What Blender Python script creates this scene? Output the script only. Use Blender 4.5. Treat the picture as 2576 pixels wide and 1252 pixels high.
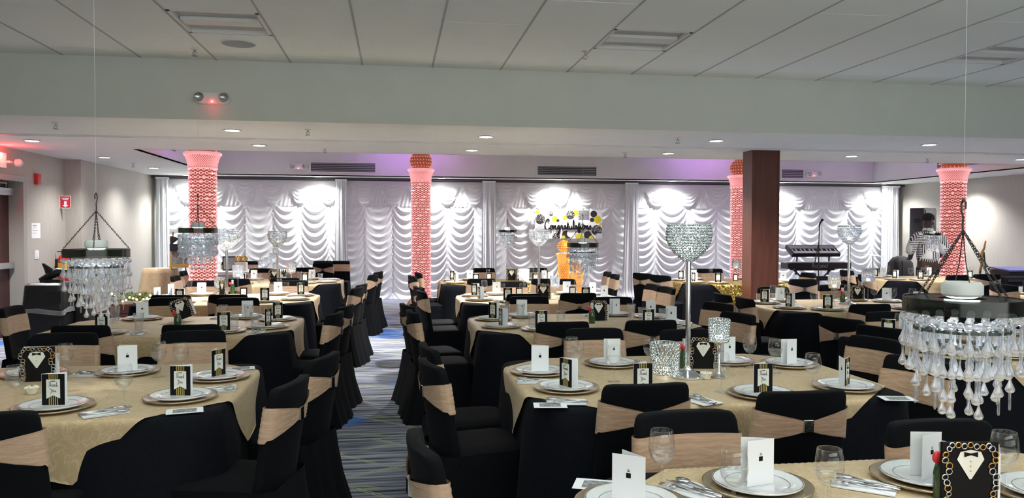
import bpy, math, random
from mathutils import Vector, Matrix
random.seed(7)
PI = math.pi
for o in list(bpy.data.objects):
    bpy.data.objects.remove(o)
SC = bpy.context.scene
COL = SC.collection

# ------------------------------------------------------------------ camera
F, CX, CY, CAMH = 1925.0, 1288.0, 626.0, 1.55
yaw, pitch, roll = math.atan(293 / F), math.atan(48.6 / F), 0.0025
fw = Vector((math.sin(yaw) * math.cos(pitch), math.cos(yaw) * math.cos(pitch), -math.sin(pitch)))
r0 = Vector((math.cos(yaw), -math.sin(yaw), 0))
u0 = r0.cross(fw)
rt = r0 * math.cos(roll) + u0 * math.sin(roll)
up = u0 * math.cos(roll) - r0 * math.sin(roll)
cam = bpy.data.cameras.new('camera')
cam.sensor_fit = 'HORIZONTAL'; cam.sensor_width = 36.0; cam.lens = F / 2576 * 36.0
cam.clip_start = 0.05; cam.clip_end = 100
cam_o = bpy.data.objects.new('camera', cam); COL.objects.link(cam_o)
cam_o.matrix_world = Matrix(((rt.x, up.x, -fw.x, 0), (rt.y, up.y, -fw.y, 0), (rt.z, up.z, -fw.z, CAMH), (0, 0, 0, 1)))
SC.camera = cam_o

# ------------------------------------------------------------------ look, world, lights
SC.view_settings.view_transform = 'Standard'
SC.view_settings.look = 'None'
SC.view_settings.gamma = 1.0
SC.view_settings.use_curve_mapping = False
SC.view_settings.exposure = 1.4
world = bpy.data.worlds.new('world'); SC.world = world
world.use_nodes = True
world.node_tree.nodes['Background'].inputs[0].default_value = (0.75, 0.8, 0.85, 1)
world.node_tree.nodes['Background'].inputs[1].default_value = 0.05

def area(name, loc, size, power, color, rot=(0, 0, 0), sizey=None):
    l = bpy.data.lights.new(name, 'AREA'); l.energy = power; l.color = color
    l.shape = 'RECTANGLE'; l.size = size; l.size_y = sizey or size
    o = bpy.data.objects.new(name, l); COL.objects.link(o); o.location = loc; o.rotation_euler = rot
    return o
def spot(name, loc, power, color, angle=2.4, blend=0.8, radius=0.06, rot=(0, 0, 0)):
    l = bpy.data.lights.new(name, 'SPOT'); l.energy = power; l.color = color
    l.spot_size = angle; l.spot_blend = blend; l.shadow_soft_size = radius
    o = bpy.data.objects.new(name, l); COL.objects.link(o); o.location = loc; o.rotation_euler = rot
    return o
def point(name, loc, power, color, radius=0.05):
    l = bpy.data.lights.new(name, 'POINT'); l.energy = power; l.color = color; l.shadow_soft_size = radius
    o = bpy.data.objects.new(name, l); COL.objects.link(o); o.location = loc
    return o
# unseen fill lights, added to brighten the near half of the room
area('rear_fill', (2.5, -3.7, 1.7), 12.0, 72, (0.96, 1.0, 0.955), rot=(PI / 2, 0, 0), sizey=2.6)  # added broad front light on beam face and chair backs, no fixture
area('ceiling_fill', (2.6, 2.9, 2.72), 12.0, 66, (0.93, 1.0, 0.97), rot=(PI, 0, 0), sizey=0.5)  # added above the view to lift the tiled ceiling
area('overhead_fill', (1.5, -1.5, 3.2), 5.0, 52, (1.0, 0.97, 0.91), sizey=2.0)  # added for ambient light on the near tables
DOWN_W = 185.0          # each recessed downlight
DOWN_C = (1.0, 0.985, 0.955)
WALL_W = 138.0          # the row that washes the curtain
PUCK_W = 3.0

# ------------------------------------------------------------------ materials
MATS = {}
def nodes(name):
    m = bpy.data.materials.new(name); m.use_nodes = True
    nt = m.node_tree; b = nt.nodes['Principled BSDF']; MATS[name] = m
    return m, nt, b
def N(nt, t, **kw):
    n = nt.nodes.new(t)
    for k, v in kw.items(): setattr(n, k, v)
    return n
def ramp(nt, stops, interp='LINEAR'):
    r = nt.nodes.new('ShaderNodeValToRGB'); r.color_ramp.interpolation = interp
    els = r.color_ramp.elements
    els[0].position, els[0].color = stops[0][0], (*stops[0][1], 1)
    els[1].position, els[1].color = stops[1][0], (*stops[1][1], 1)
    for p, c in stops[2:]:
        e = els.new(p); e.color = (*c, 1)
    return r
def mapping(nt, scale=(1, 1, 1), rot=(0, 0, 0), coord='Object'):
    tc = N(nt, 'ShaderNodeTexCoord'); mp = N(nt, 'ShaderNodeMapping')
    mp.inputs['Scale'].default_value = scale; mp.inputs['Rotation'].default_value = rot
    nt.links.new(tc.outputs[coord], mp.inputs['Vector'])
    return mp.outputs['Vector']
def bump(nt, b, height, strength=0.3, dist=0.01):
    bp = N(nt, 'ShaderNodeBump'); bp.inputs['Strength'].default_value = strength; bp.inputs['Distance'].default_value = dist
    nt.links.new(height, bp.inputs['Height']); nt.links.new(bp.outputs['Normal'], b.inputs['Normal'])
def simple(name, col, rough=0.5, metal=0.0, emit=None, estr=0.0, noise=0.0, nscale=40.0, spec=None, sheen=0.0, coat=0.0):
    m, nt, b = nodes(name)
    b.inputs['Base Color'].default_value = (*col, 1); b.inputs['Roughness'].default_value = rough; b.inputs['Metallic'].default_value = metal
    if spec is not None: b.inputs['Specular IOR Level'].default_value = spec
    if sheen: b.inputs['Sheen Weight'].default_value = sheen
    if coat: b.inputs['Coat Weight'].default_value = coat
    if emit: b.inputs['Emission Color'].default_value = (*emit, 1); b.inputs['Emission Strength'].default_value = estr
    if noise:
        v = mapping(nt); nz = N(nt, 'ShaderNodeTexNoise'); nz.inputs['Scale'].default_value = nscale
        nt.links.new(v, nz.inputs['Vector'])
        r = ramp(nt, [(0.3, tuple(c * (1 - noise) for c in col)), (0.7, tuple(min(1, c * (1 + noise)) for c in col))])
        nt.links.new(nz.outputs['Fac'], r.inputs['Fac']); nt.links.new(r.outputs['Color'], b.inputs['Base Color'])
        bump(nt, b, nz.outputs['Fac'], 0.15, 0.004)
    return m

simple('drywall', (0.68, 0.71, 0.655), 0.85, noise=0.02, nscale=3)
simple('soffit', (0.70, 0.715, 0.69), 0.85, noise=0.02, nscale=3)
simple('grid_metal', (0.42, 0.43, 0.42), 0.6)
simple('white_metal', (0.72, 0.73, 0.72), 0.4)
simple('grey_metal', (0.34, 0.35, 0.37), 0.35, 0.6)
simple('dark_slot', (0.06, 0.06, 0.065), 0.7)
simple('plaster_white', (0.8, 0.8, 0.78), 0.5)
simple('door_wood', (0.045, 0.012, 0.010), 0.45, noise=0.25, nscale=6)
simple('door_frame', (0.30, 0.29, 0.26), 0.5)
simple('black_cloth', (0.0042, 0.0050, 0.0078), 0.8, noise=0.15, nscale=60, spec=0.08, sheen=0.01)
simple('black_spandex', (0.0032, 0.0036, 0.0050), 0.8, spec=0.10, sheen=0.012)
simple('black_plastic', (0.012, 0.012, 0.014), 0.4)
simple('black_matte', (0.010, 0.010, 0.011), 0.8)
simple('bag_plastic', (0.016, 0.014, 0.016), 0.35)
simple('clear_bag', (0.20, 0.20, 0.21), 0.2)
simple('chrome', (0.80, 0.80, 0.82), 0.12, 1.0)
simple('steel', (0.62, 0.62, 0.64), 0.2, 1.0)
simple('porcelain', (0.78, 0.79, 0.80), 0.15, coat=0.5)
simple('silver_rim', (0.55, 0.55, 0.55), 0.2, 1.0)
simple('charger_gold', (0.50, 0.40, 0.26), 0.25, 0.8)
simple('paper', (0.80, 0.82, 0.84), 0.7)
simple('paper_cream', (0.74, 0.74, 0.68), 0.7)
simple('print_black', (0.0045, 0.0043, 0.0048), 0.6, spec=0.15)
simple('print_gold', (0.42, 0.32, 0.10), 0.4, 0.3)
simple('print_grey', (0.25, 0.25, 0.26), 0.6, noise=0.7, nscale=60)
simple('napkin', (0.74, 0.75, 0.76), 0.8)
simple('green_bottle', (0.02, 0.06, 0.015), 0.12, coat=0.6)
simple('foil', (0.70, 0.72, 0.74), 0.35, 0.4)
simple('red_ribbon', (0.55, 0.02, 0.03), 0.5)
simple('red_paint', (0.50, 0.02, 0.02), 0.35)
simple('red_sign', (0.60, 0.02, 0.04), 0.5)
simple('yellow_label', (0.75, 0.45, 0.03), 0.5)
simple('candle_wax', (0.8, 0.76, 0.62), 0.5)
simple('gold_leaf', (0.55, 0.34, 0.10), 0.3, 0.8)
simple('skin', (0.06, 0.030, 0.020), 0.5)
simple('denim', (0.02, 0.022, 0.03), 0.8)
simple('evergreen', (0.03, 0.07, 0.02), 0.7, noise=0.4, nscale=30)
simple('warm_bulb', (1, 0.8, 0.4), 0.4, emit=(1.0, 0.62, 0.2), estr=14)
simple('lamp_white', (1, 1, 1), 0.4, emit=(1.0, 0.97, 0.93), estr=16)
simple('puck_white', (0.62, 0.65, 0.63), 0.4)
simple('puck_glow', (1, 1, 1), 0.4, emit=(0.86, 0.95, 1.0), estr=9)
simple('led_candle', (1, 1, 1), 0.4, emit=(0.9, 0.96, 1.0), estr=1.6)
simple('warm_candle', (1, 0.9, 0.6), 0.4, emit=(1.0, 0.8, 0.45), estr=2.5)
simple('red_led', (1, 0.1, 0.1), 0.4, emit=(1.0, 0.06, 0.05), estr=12)
simple('exit_red', (1, 0.1, 0.1), 0.4, emit=(1.0, 0.08, 0.06), estr=3.0)
simple('banner_white', (0.82, 0.83, 0.85), 0.5)
simple('banner_yellow', (0.60, 0.52, 0.02), 0.5)
simple('banner_grey', (0.50, 0.50, 0.52), 0.5)
simple('banner_black', (0.02, 0.02, 0.02), 0.5)
simple('blue_cover', (0.07, 0.07, 0.22), 0.4)
simple('brass', (0.55, 0.38, 0.16), 0.25, 1.0)
simple('grey_cloth', (0.34, 0.30, 0.33), 0.8)
simple('white_cloth', (0.75, 0.74, 0.72), 0.8)
simple('line_clear', (0.8, 0.82, 0.82), 0.2)
simple('copper_base', (0.45, 0.20, 0.10), 0.35, 0.5)

m, nt, b = nodes('wallpaper')
v = mapping(nt, (1, 1, 1)); w = N(nt, 'ShaderNodeTexNoise'); w.inputs['Scale'].default_value = 60
mp = N(nt, 'ShaderNodeMapping'); mp.inputs['Scale'].default_value = (1, 1, 0.06); nt.links.new(v, mp.inputs['Vector']); nt.links.new(mp.outputs['Vector'], w.inputs['Vector'])
r = ramp(nt, [(0.25, (0.37, 0.355, 0.32)), (0.75, (0.43, 0.415, 0.375))]); nt.links.new(w.outputs['Fac'], r.inputs['Fac']); nt.links.new(r.outputs['Color'], b.inputs['Base Color'])
b.inputs['Roughness'].default_value = 0.75; bump(nt, b, w.outputs['Fac'], 0.1, 0.003)

m, nt, b = nodes('ceiling_tile')
v = mapping(nt); w = N(nt, 'ShaderNodeTexNoise'); w.inputs['Scale'].default_value = 90; nt.links.new(v, w.inputs['Vector'])
r = ramp(nt, [(0.3, (0.79, 0.83, 0.80)), (0.7, (0.85, 0.89, 0.85))]); nt.links.new(w.outputs['Fac'], r.inputs['Fac']); nt.links.new(r.outputs['Color'], b.inputs['Base Color'])
b.inputs['Roughness'].default_value = 0.9; bump(nt, b, w.outputs['Fac'], 0.2, 0.004)

m, nt, b = nodes('curtain_satin')
v = mapping(nt); w = N(nt, 'ShaderNodeTexNoise'); w.inputs['Scale'].default_value = 30; nt.links.new(v, w.inputs['Vector'])
b.inputs['Base Color'].default_value = (0.80, 0.83, 0.855, 1); b.inputs['Roughness'].default_value = 0.45; b.inputs['Sheen Weight'].default_value = 0.15
bump(nt, b, w.outputs['Fac'], 0.08, 0.01)

m, nt, b = nodes('peach_sash')
v = mapping(nt, (14, 14, 60)); w = N(nt, 'ShaderNodeTexNoise'); w.inputs['Scale'].default_value = 1.0; nt.links.new(v, w.inputs['Vector'])
r = ramp(nt, [(0.3, (0.47, 0.305, 0.195)), (0.7, (0.56, 0.38, 0.255))]); nt.links.new(w.outputs['Fac'], r.inputs['Fac']); nt.links.new(r.outputs['Color'], b.inputs['Base Color'])
b.inputs['Roughness'].default_value = 0.6; b.inputs['Sheen Weight'].default_value = 0.1; bump(nt, b, w.outputs['Fac'], 0.35, 0.012)

m, nt, b = nodes('gold_damask')
v = mapping(nt); vo = N(nt, 'ShaderNodeTexNoise'); vo.inputs['Scale'].default_value = 9; vo.inputs['Distortion'].default_value = 3.0; nt.links.new(v, vo.inputs['Vector'])
r = ramp(nt, [(0.46, (0.49, 0.36, 0.20)), (0.50, (0.60, 0.465, 0.285)), (0.56, (0.49, 0.36, 0.20))]); nt.links.new(vo.outputs['Fac'], r.inputs['Fac']); nt.links.new(r.outputs['Color'], b.inputs['Base Color'])
b.inputs['Roughness'].default_value = 0.5; b.inputs['Sheen Weight'].default_value = 0.1
n2 = N(nt, 'ShaderNodeTexNoise'); n2.inputs['Scale'].default_value = 5; nt.links.new(v, n2.inputs['Vector']); bump(nt, b, n2.outputs['Fac'], 0.4, 0.03)

m, nt, b = nodes('gold_sequin')
v = mapping(nt); vo = N(nt, 'ShaderNodeTexVoronoi'); vo.inputs['Scale'].default_value = 75; nt.links.new(v, vo.inputs['Vector'])
r = ramp(nt, [(0.0, (0.40, 0.26, 0.05)), (1.0, (0.62, 0.46, 0.12))]); nt.links.new(vo.outputs['Color'], r.inputs['Fac']); nt.links.new(r.outputs['Color'], b.inputs['Base Color'])
b.inputs['Metallic'].default_value = 0.85; b.inputs['Roughness'].default_value = 0.28
nm = N(nt, 'ShaderNodeBump'); nm.inputs['Strength'].default_value = 1.0; nm.inputs['Distance'].default_value = 0.03
sp = N(nt, 'ShaderNodeSeparateColor'); nt.links.new(vo.outputs['Color'], sp.inputs[0])
ge = N(nt, 'ShaderNodeNewGeometry'); ad = N(nt, 'ShaderNodeVectorMath', operation='MULTIPLY_ADD'); sb = N(nt, 'ShaderNodeVectorMath', operation='SUBTRACT')
sb.inputs[1].default_value = (0.5, 0.5, 0.5); nt.links.new(vo.outputs['Color'], sb.inputs[0]); nt.links.new(sb.outputs[0], ad.inputs[0]); ad.inputs[1].default_value = (0.9, 0.9, 0.9)
nt.links.new(ge.outputs['Normal'], ad.inputs[2]); nn = N(nt, 'ShaderNodeVectorMath', operation='NORMALIZE'); nt.links.new(ad.outputs[0], nn.inputs[0]); nt.links.new(nn.outputs[0], b.inputs['Normal'])

m, nt, b = nodes('pillar_wood')
v = mapping(nt, (1, 1, 0.12)); w = N(nt, 'ShaderNodeTexNoise'); w.inputs['Scale'].default_value = 22; w.inputs['Detail'].default_value = 6; nt.links.new(v, w.inputs['Vector'])
r = ramp(nt, [(0.3, (0.085, 0.026, 0.016)), (0.7, (0.13, 0.042, 0.027))]); nt.links.new(w.outputs['Fac'], r.inputs['Fac']); nt.links.new(r.outputs['Color'], b.inputs['Base Color'])
b.inputs['Roughness'].default_value = 0.4

m, nt, b = nodes('carpet')
tc = N(nt, 'ShaderNodeTexCoord')
def mapv(scale, rz=0.0, loc=(0, 0, 0)):
    mp = N(nt, 'ShaderNodeMapping'); mp.inputs['Scale'].default_value = scale; mp.inputs['Rotation'].default_value = (0, 0, rz); mp.inputs['Location'].default_value = loc
    nt.links.new(tc.outputs['Object'], mp.inputs['Vector']); return mp.outputs['Vector']
st = N(nt, 'ShaderNodeTexNoise'); st.inputs['Scale'].default_value = 1.0; st.inputs['Detail'].default_value = 4; nt.links.new(mapv((1.2, 26, 1), 0.04), st.inputs['Vector'])
base = ramp(nt, [(0.34, (0.045, 0.049, 0.062)), (0.48, (0.17, 0.18, 0.225)), (0.62, (0.36, 0.38, 0.47))]); nt.links.new(st.outputs['Fac'], base.inputs['Fac'])
prev = base.outputs['Color']
def mixc(prev, fac, col):
    mx = N(nt, 'ShaderNodeMix', data_type='RGBA'); mx.inputs['B'].default_value = (*col, 1)
    nt.links.new(fac, mx.inputs['Factor']); nt.links.new(prev, mx.inputs['A']); return mx.outputs['Result']
bl = N(nt, 'ShaderNodeTexVoronoi', feature='SMOOTH_F1'); bl.inputs['Scale'].default_value = 1.0; nt.links.new(mapv((0.8, 1.1, 1), 0.3, (0.35, 0.1, 0)), bl.inputs['Vector'])
br = ramp(nt, [(0.27, (1, 1, 1)), (0.33, (0, 0, 0))]); nt.links.new(bl.outputs['Distance'], br.inputs['Fac'])
prev = mixc(prev, br.outputs['Color'], (0.07, 0.16, 0.45))
for ang, sc, ph in ((0.75, 1.5, 0.1), (-0.5, 1.3, 0.4), (0.28, 1.1, 0.7)):
    wv = N(nt, 'ShaderNodeTexWave', wave_type='BANDS', bands_direction='Y', wave_profile='SAW'); wv.inputs['Scale'].default_value = sc * 0.5
    wv.inputs['Distortion'].default_value = 0.6; wv.inputs['Detail'].default_value = 1; wv.inputs['Detail Scale'].default_value = 0.4; nt.links.new(mapv((1, 1, 1), ang, (0, ph, 0)), wv.inputs['Vector'])
    lr = ramp(nt, [(0.0, (0, 0, 0)), (0.90, (0, 0, 0)), (0.905, (1, 1, 1)), (0.918, (1, 1, 1)), (0.922, (0, 0, 0)), (0.95, (0, 0, 0)), (0.955, (1, 1, 1)), (0.968, (1, 1, 1)), (0.972, (0, 0, 0))]); nt.links.new(wv.outputs['Fac'], lr.inputs['Fac'])
    bk = N(nt, 'ShaderNodeTexNoise'); bk.inputs['Scale'].default_value = 1.6; nt.links.new(mapv((1, 1, 1), ang + 0.2, (3, 1, 0)), bk.inputs['Vector'])
    bkr = ramp(nt, [(0.46, (0, 0, 0)), (0.54, (0.9, 0.9, 0.9))]); nt.links.new(bk.outputs['Fac'], bkr.inputs['Fac'])
    ml = N(nt, 'ShaderNodeMath', operation='MULTIPLY'); nt.links.new(lr.outputs['Color'], ml.inputs[0]); nt.links.new(bkr.outputs['Color'], ml.inputs[1])
    prev = mixc(prev, ml.outputs[0], (0.52, 0.56, 0.25))
nt.links.new(prev, b.inputs['Base Color']); b.inputs['Roughness'].default_value = 0.95; b.inputs['Specular IOR Level'].default_value = 0.1
pn = N(nt, 'ShaderNodeTexNoise'); pn.inputs['Scale'].default_value = 220; nt.links.new(tc.outputs['Object'], pn.inputs['Vector']); bump(nt, b, pn.outputs['Fac'], 0.4, 0.006)

def glass_mat(name, tint, spec_w, rough=0.03, cut=0.0, blend=0.3, diff=0.0):
    m = bpy.data.materials.new(name); m.use_nodes = True; nt = m.node_tree; MATS[name] = m
    nt.nodes.remove(nt.nodes['Principled BSDF']); out = nt.nodes['Material Output']
    tr = N(nt, 'ShaderNodeBsdfTransparent'); tr.inputs['Color'].default_value = (*tint, 1)
    gl = N(nt, 'ShaderNodeBsdfGlossy'); gl.inputs['Roughness'].default_value = rough
    lw = N(nt, 'ShaderNodeLayerWeight'); lw.inputs['Blend'].default_value = blend
    ml = N(nt, 'ShaderNodeMath', operation='MULTIPLY_ADD'); ml.inputs[1].default_value = spec_w; ml.inputs[2].default_value = 0.04
    nt.links.new(lw.outputs['Facing'], ml.inputs[0])
    mx = N(nt, 'ShaderNodeMixShader'); nt.links.new(ml.outputs[0], mx.inputs[0]); nt.links.new(tr.outputs[0], mx.inputs[1]); nt.links.new(gl.outputs[0], mx.inputs[2])
    if cut:
        v = mapping(nt); vo = N(nt, 'ShaderNodeTexVoronoi'); vo.inputs['Scale'].default_value = cut; nt.links.new(v, vo.inputs['Vector'])
        bp = N(nt, 'ShaderNodeBump'); bp.inputs['Strength'].default_value = 0.9; bp.inputs['Distance'].default_value = 0.01; nt.links.new(vo.outputs['Distance'], bp.inputs['Height'])
        nt.links.new(bp.outputs[0], gl.inputs['Normal']); nt.links.new(bp.outputs[0], lw.inputs['Normal'])
    fin = mx.outputs[0]
    if diff:
        df = N(nt, 'ShaderNodeBsdfTranslucent'); df.inputs['Color'].default_value = (0.9, 0.92, 0.96, 1)
        dd = N(nt, 'ShaderNodeBsdfDiffuse'); dd.inputs['Color'].default_value = (0.9, 0.92, 0.96, 1)
        m2 = N(nt, 'ShaderNodeMixShader'); m2.inputs[0].default_value = 0.5; nt.links.new(df.outputs[0], m2.inputs[1]); nt.links.new(dd.outputs[0], m2.inputs[2])
        m3 = N(nt, 'ShaderNodeMixShader'); m3.inputs[0].default_value = diff; nt.links.new(fin, m3.inputs[1]); nt.links.new(m2.outputs[0], m3.inputs[2]); fin = m3.outputs[0]
    nt.links.new(fin, out.inputs['Surface'])
    return m
glass_mat('thin_glass', (0.975, 0.98, 0.98), 0.38, blend=0.25)
glass_mat('cut_glass', (0.97, 0.975, 0.975), 0.45, 0.05, cut=70, diff=0.02)
glass_mat('crystal', (0.90, 0.92, 0.95), 0.95, 0.05, blend=0.45, diff=0.10)
glass_mat('white_crystal', (0.95, 0.96, 0.98), 0.9, 0.05, blend=0.35, diff=0.42)
glass_mat('smoke_acrylic', (0.34, 0.37, 0.33), 0.3, 0.15, blend=0.2)
m, nt, b = nodes('clear_acrylic')
b.inputs['Transmission Weight'].default_value = 1.0; b.inputs['IOR'].default_value = 1.42; b.inputs['Roughness'].default_value = 0.02; b.inputs['Base Color'].default_value = (0.97, 0.98, 0.99, 1)
df = N(nt, 'ShaderNodeBsdfTranslucent'); df.inputs['Color'].default_value = (0.9, 0.92, 0.97, 1); dd = N(nt, 'ShaderNodeBsdfDiffuse'); dd.inputs['Color'].default_value = (0.9, 0.92, 0.97, 1)
m2 = N(nt, 'ShaderNodeMixShader'); nt.links.new(df.outputs[0], m2.inputs[1]); nt.links.new(dd.outputs[0], m2.inputs[2])
m3 = N(nt, 'ShaderNodeMixShader'); m3.inputs[0].default_value = 0.22; nt.links.new(b.outputs[0], m3.inputs[1]); nt.links.new(m2.outputs[0], m3.inputs[2]); nt.links.new(m3.outputs[0], nt.nodes['Material Output'].inputs['Surface'])
simple('bead_silver', (0.60, 0.65, 0.65), 0.10, 1.0)
simple('chain_dark', (0.05, 0.045, 0.04), 0.45, 0.4)
simple('pink_core', (0.22, 0.05, 0.045), 0.5, emit=(0.80, 0.16, 0.08), estr=0.09)
simple('pink_bead', (0.85, 0.52, 0.52), 0.3, 0.4, emit=(1.0, 0.42, 0.44), estr=0.23)  # pink and copper beads: emission stands in for caught column light
simple('pink_spark', (0.95, 0.85, 0.85), 0.2, 0.2, emit=(1.0, 0.80, 0.78), estr=0.5)  # white sparkle put into these beads as emission
simple('copper_bead', (0.75, 0.40, 0.22), 0.25, 0.6, emit=(1.0, 0.42, 0.24), estr=0.16)
simple('amber_core', (0.6, 0.25, 0.05), 0.5, emit=(1.0, 0.28, 0.03), estr=0.10)
simple('amber_bead', (0.8, 0.5, 0.2), 0.2, 0.9, emit=(1.0, 0.45, 0.10), estr=0.26)
m, nt, b = nodes('newsprint')
v = mapping(nt)
ck = N(nt, 'ShaderNodeTexVoronoi', distance='CHEBYCHEV'); ck.inputs['Scale'].default_value = 5.5; nt.links.new(v, ck.inputs['Vector'])
wv = N(nt, 'ShaderNodeTexWave', bands_direction='X'); wv.inputs['Scale'].default_value = 9; nt.links.new(v, wv.inputs['Vector'])
wz = N(nt, 'ShaderNodeTexWave', bands_direction='Z'); wz.inputs['Scale'].default_value = 10; wz.inputs['Distortion'].default_value = 2; wz.inputs['Detail Scale'].default_value = 8; nt.links.new(v, wz.inputs['Vector'])
sp = N(nt, 'ShaderNodeSeparateColor'); nt.links.new(ck.outputs['Color'], sp.inputs[0])
def step(sock, at, op='GREATER_THAN'):
    q = N(nt, 'ShaderNodeMath', operation=op); q.inputs[1].default_value = at; nt.links.new(sock, q.inputs[0]); return q.outputs[0]
mx = N(nt, 'ShaderNodeMix', data_type='FLOAT'); nt.links.new(step(sp.outputs[0], 0.68), mx.inputs['Factor']); nt.links.new(step(wv.outputs['Fac'], 0.5), mx.inputs['A']); nt.links.new(step(wz.outputs['Fac'], 0.62, 'LESS_THAN'), mx.inputs['B'])
mx2 = N(nt, 'ShaderNodeMix', data_type='FLOAT'); mx2.inputs['B'].default_value = 1.0; nt.links.new(step(sp.outputs[1], 0.75), mx2.inputs['Factor']); nt.links.new(mx.outputs['Result'], mx2.inputs['A'])
r = ramp(nt, [(0.0, (0.02, 0.02, 0.022)), (1.0, (0.78, 0.79, 0.82))]); nt.links.new(mx2.outputs['Result'], r.inputs['Fac']); nt.links.new(r.outputs['Color'], b.inputs['Base Color']); b.inputs['Roughness'].default_value = 0.8

# ------------------------------------------------------------------ mesh helpers
class MB:
    def __init__(s): s.v = []; s.f = []
    def add(s, vs, fs, mat=None):
        k = len(s.v)
        if mat is not None: vs = [mat @ Vector(p) for p in vs]
        s.v += [tuple(p) for p in vs]; s.f += [tuple(i + k for i in f) for f in fs]; return s
    def box(s, x0, y0, z0, x1, y1, z1, mat=None):
        vs = [(x0, y0, z0), (x1, y0, z0), (x1, y1, z0), (x0, y1, z0), (x0, y0, z1), (x1, y0, z1), (x1, y1, z1), (x0, y1, z1)]
        return s.add(vs, [(0, 3, 2, 1), (4, 5, 6, 7), (0, 1, 5, 4), (1, 2, 6, 5), (2, 3, 7, 6), (3, 0, 4, 7)], mat)
    def lathe(s, prof, n=24, mat=None, cap0=False, cap1=False):
        vs = []; fs = []
        for r, z in prof:
            for i in range(n):
                a = 2 * PI * i / n; vs.append((r * math.cos(a), r * math.sin(a), z))
        for j in range(len(prof) - 1):
            for i in range(n):
                i2 = (i + 1) % n; fs.append((j * n + i, j * n + i2, (j + 1) * n + i2, (j + 1) * n + i))
        if cap0: fs.append(tuple(range(n - 1, -1, -1)))
        if cap1: fs.append(tuple((len(prof) - 1) * n + i for i in range(n)))
        return s.add(vs, fs, mat)
    def loops(s, rings, close=True, cap0=False, cap1=False):
        n = len(rings[0]); vs = [p for r in rings for p in r]; fs = []
        for j in range(len(rings) - 1):
            for i in range(n if close else n - 1):
                i2 = (i + 1) % n; fs.append((j * n + i, j * n + i2, (j + 1) * n + i2, (j + 1) * n + i))
        if cap0: fs.append(tuple(range(n - 1, -1, -1)))
        if cap1: fs.append(tuple((len(rings) - 1) * n + i for i in range(n)))
        return s.add(vs, fs)
    def tube(s, pts, r, n=8, closed=False, caps=True):
        pts = [Vector(p) for p in pts]; rings = []; k = len(pts)
        rs = r if isinstance(r, (list, tuple)) else [r] * k
        ref = None
        for i, p in enumerate(pts):
            if closed: t = pts[(i + 1) % k] - pts[i - 1]
            else: t = pts[min(i + 1, k - 1)] - pts[max(i - 1, 0)]
            t.normalize()
            if ref is None: ref = Vector((0, 0, 1)) if abs(t.z) < 0.9 else Vector((1, 0, 0))
            a = t.cross(ref); a.normalize(); bb = a.cross(t); ref = bb
            rings.append([p + (a * math.cos(2 * PI * j / n) + bb * math.sin(2 * PI * j / n)) * rs[i] for j in range(n)])
        if closed: rings.append(rings[0])
        return s.loops(rings, True, caps and not closed, caps and not closed)
    def ico(s, c, r, sub=0, sq=(1, 1, 1)):
        vs, fs = ICO[sub]
        return s.add([(c[0] + p[0] * r * sq[0], c[1] + p[1] * r * sq[1], c[2] + p[2] * r * sq[2]) for p in vs], fs)
    def torus(s, c, R, r, n=10, k=5, mat=None):
        vs = []; fs = []
        for i in range(n):
            a = 2 * PI * i / n
            for j in range(k):
                q = 2 * PI * j / k; vs.append(((R + r * math.cos(q)) * math.cos(a), (R + r * math.cos(q)) * math.sin(a), r * math.sin(q)))
        for i in range(n):
            for j in range(k):
                fs.append((i * k + j, ((i + 1) % n) * k + j, ((i + 1) % n) * k + (j + 1) % k, i * k + (j + 1) % k))
        M = Matrix.Translation(c) @ (mat or Matrix())
        return s.add(vs, fs, M)
    def mesh(s, name, mat, smooth=True):
        me = bpy.data.meshes.new(name); me.from_pydata(s.v, [], s.f)
        if mat: me.materials.append(MATS[mat])
        if smooth:
            me.polygons.foreach_set('use_smooth', [True] * len(me.polygons))
            if smooth == 'auto':
                me.set_sharp_from_angle(angle=0.7)
        me.update(); return me
def _ico():
    t = (1 + 5 ** 0.5) / 2
    v = [Vector(p).normalized() for p in ((-1, t, 0), (1, t, 0), (-1, -t, 0), (1, -t, 0), (0, -1, t), (0, 1, t), (0, -1, -t), (0, 1, -t), (t, 0, -1), (t, 0, 1), (-t, 0, -1), (-t, 0, 1))]
    f = [(0, 11, 5), (0, 5, 1), (0, 1, 7), (0, 7, 10), (0, 10, 11), (1, 5, 9), (5, 11, 4), (11, 10, 2), (10, 7, 6), (7, 1, 8), (3, 9, 4), (3, 4, 2), (3, 2, 6), (3, 6, 8), (3, 8, 9), (4, 9, 5), (2, 4, 11), (6, 2, 10), (8, 6, 7), (9, 8, 1)]
    out = {0: (v, f)}
    for k in (1, 2):
        pv, pf = out[k - 1]; nv = list(pv); nf = []; c = {}
        def mid(a, b):
            q = (min(a, b), max(a, b))
            if q not in c: nv.append(((nv[a] + nv[b]) / 2).normalized()); c[q] = len(nv) - 1
            return c[q]
        for a, b, d in pf:
            x, y, z = mid(a, b), mid(b, d), mid(d, a); nf += [(a, x, z), (b, y, x), (d, z, y), (x, y, z)]
        out[k] = (nv, nf)
    return out
ICO = _ico()

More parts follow.
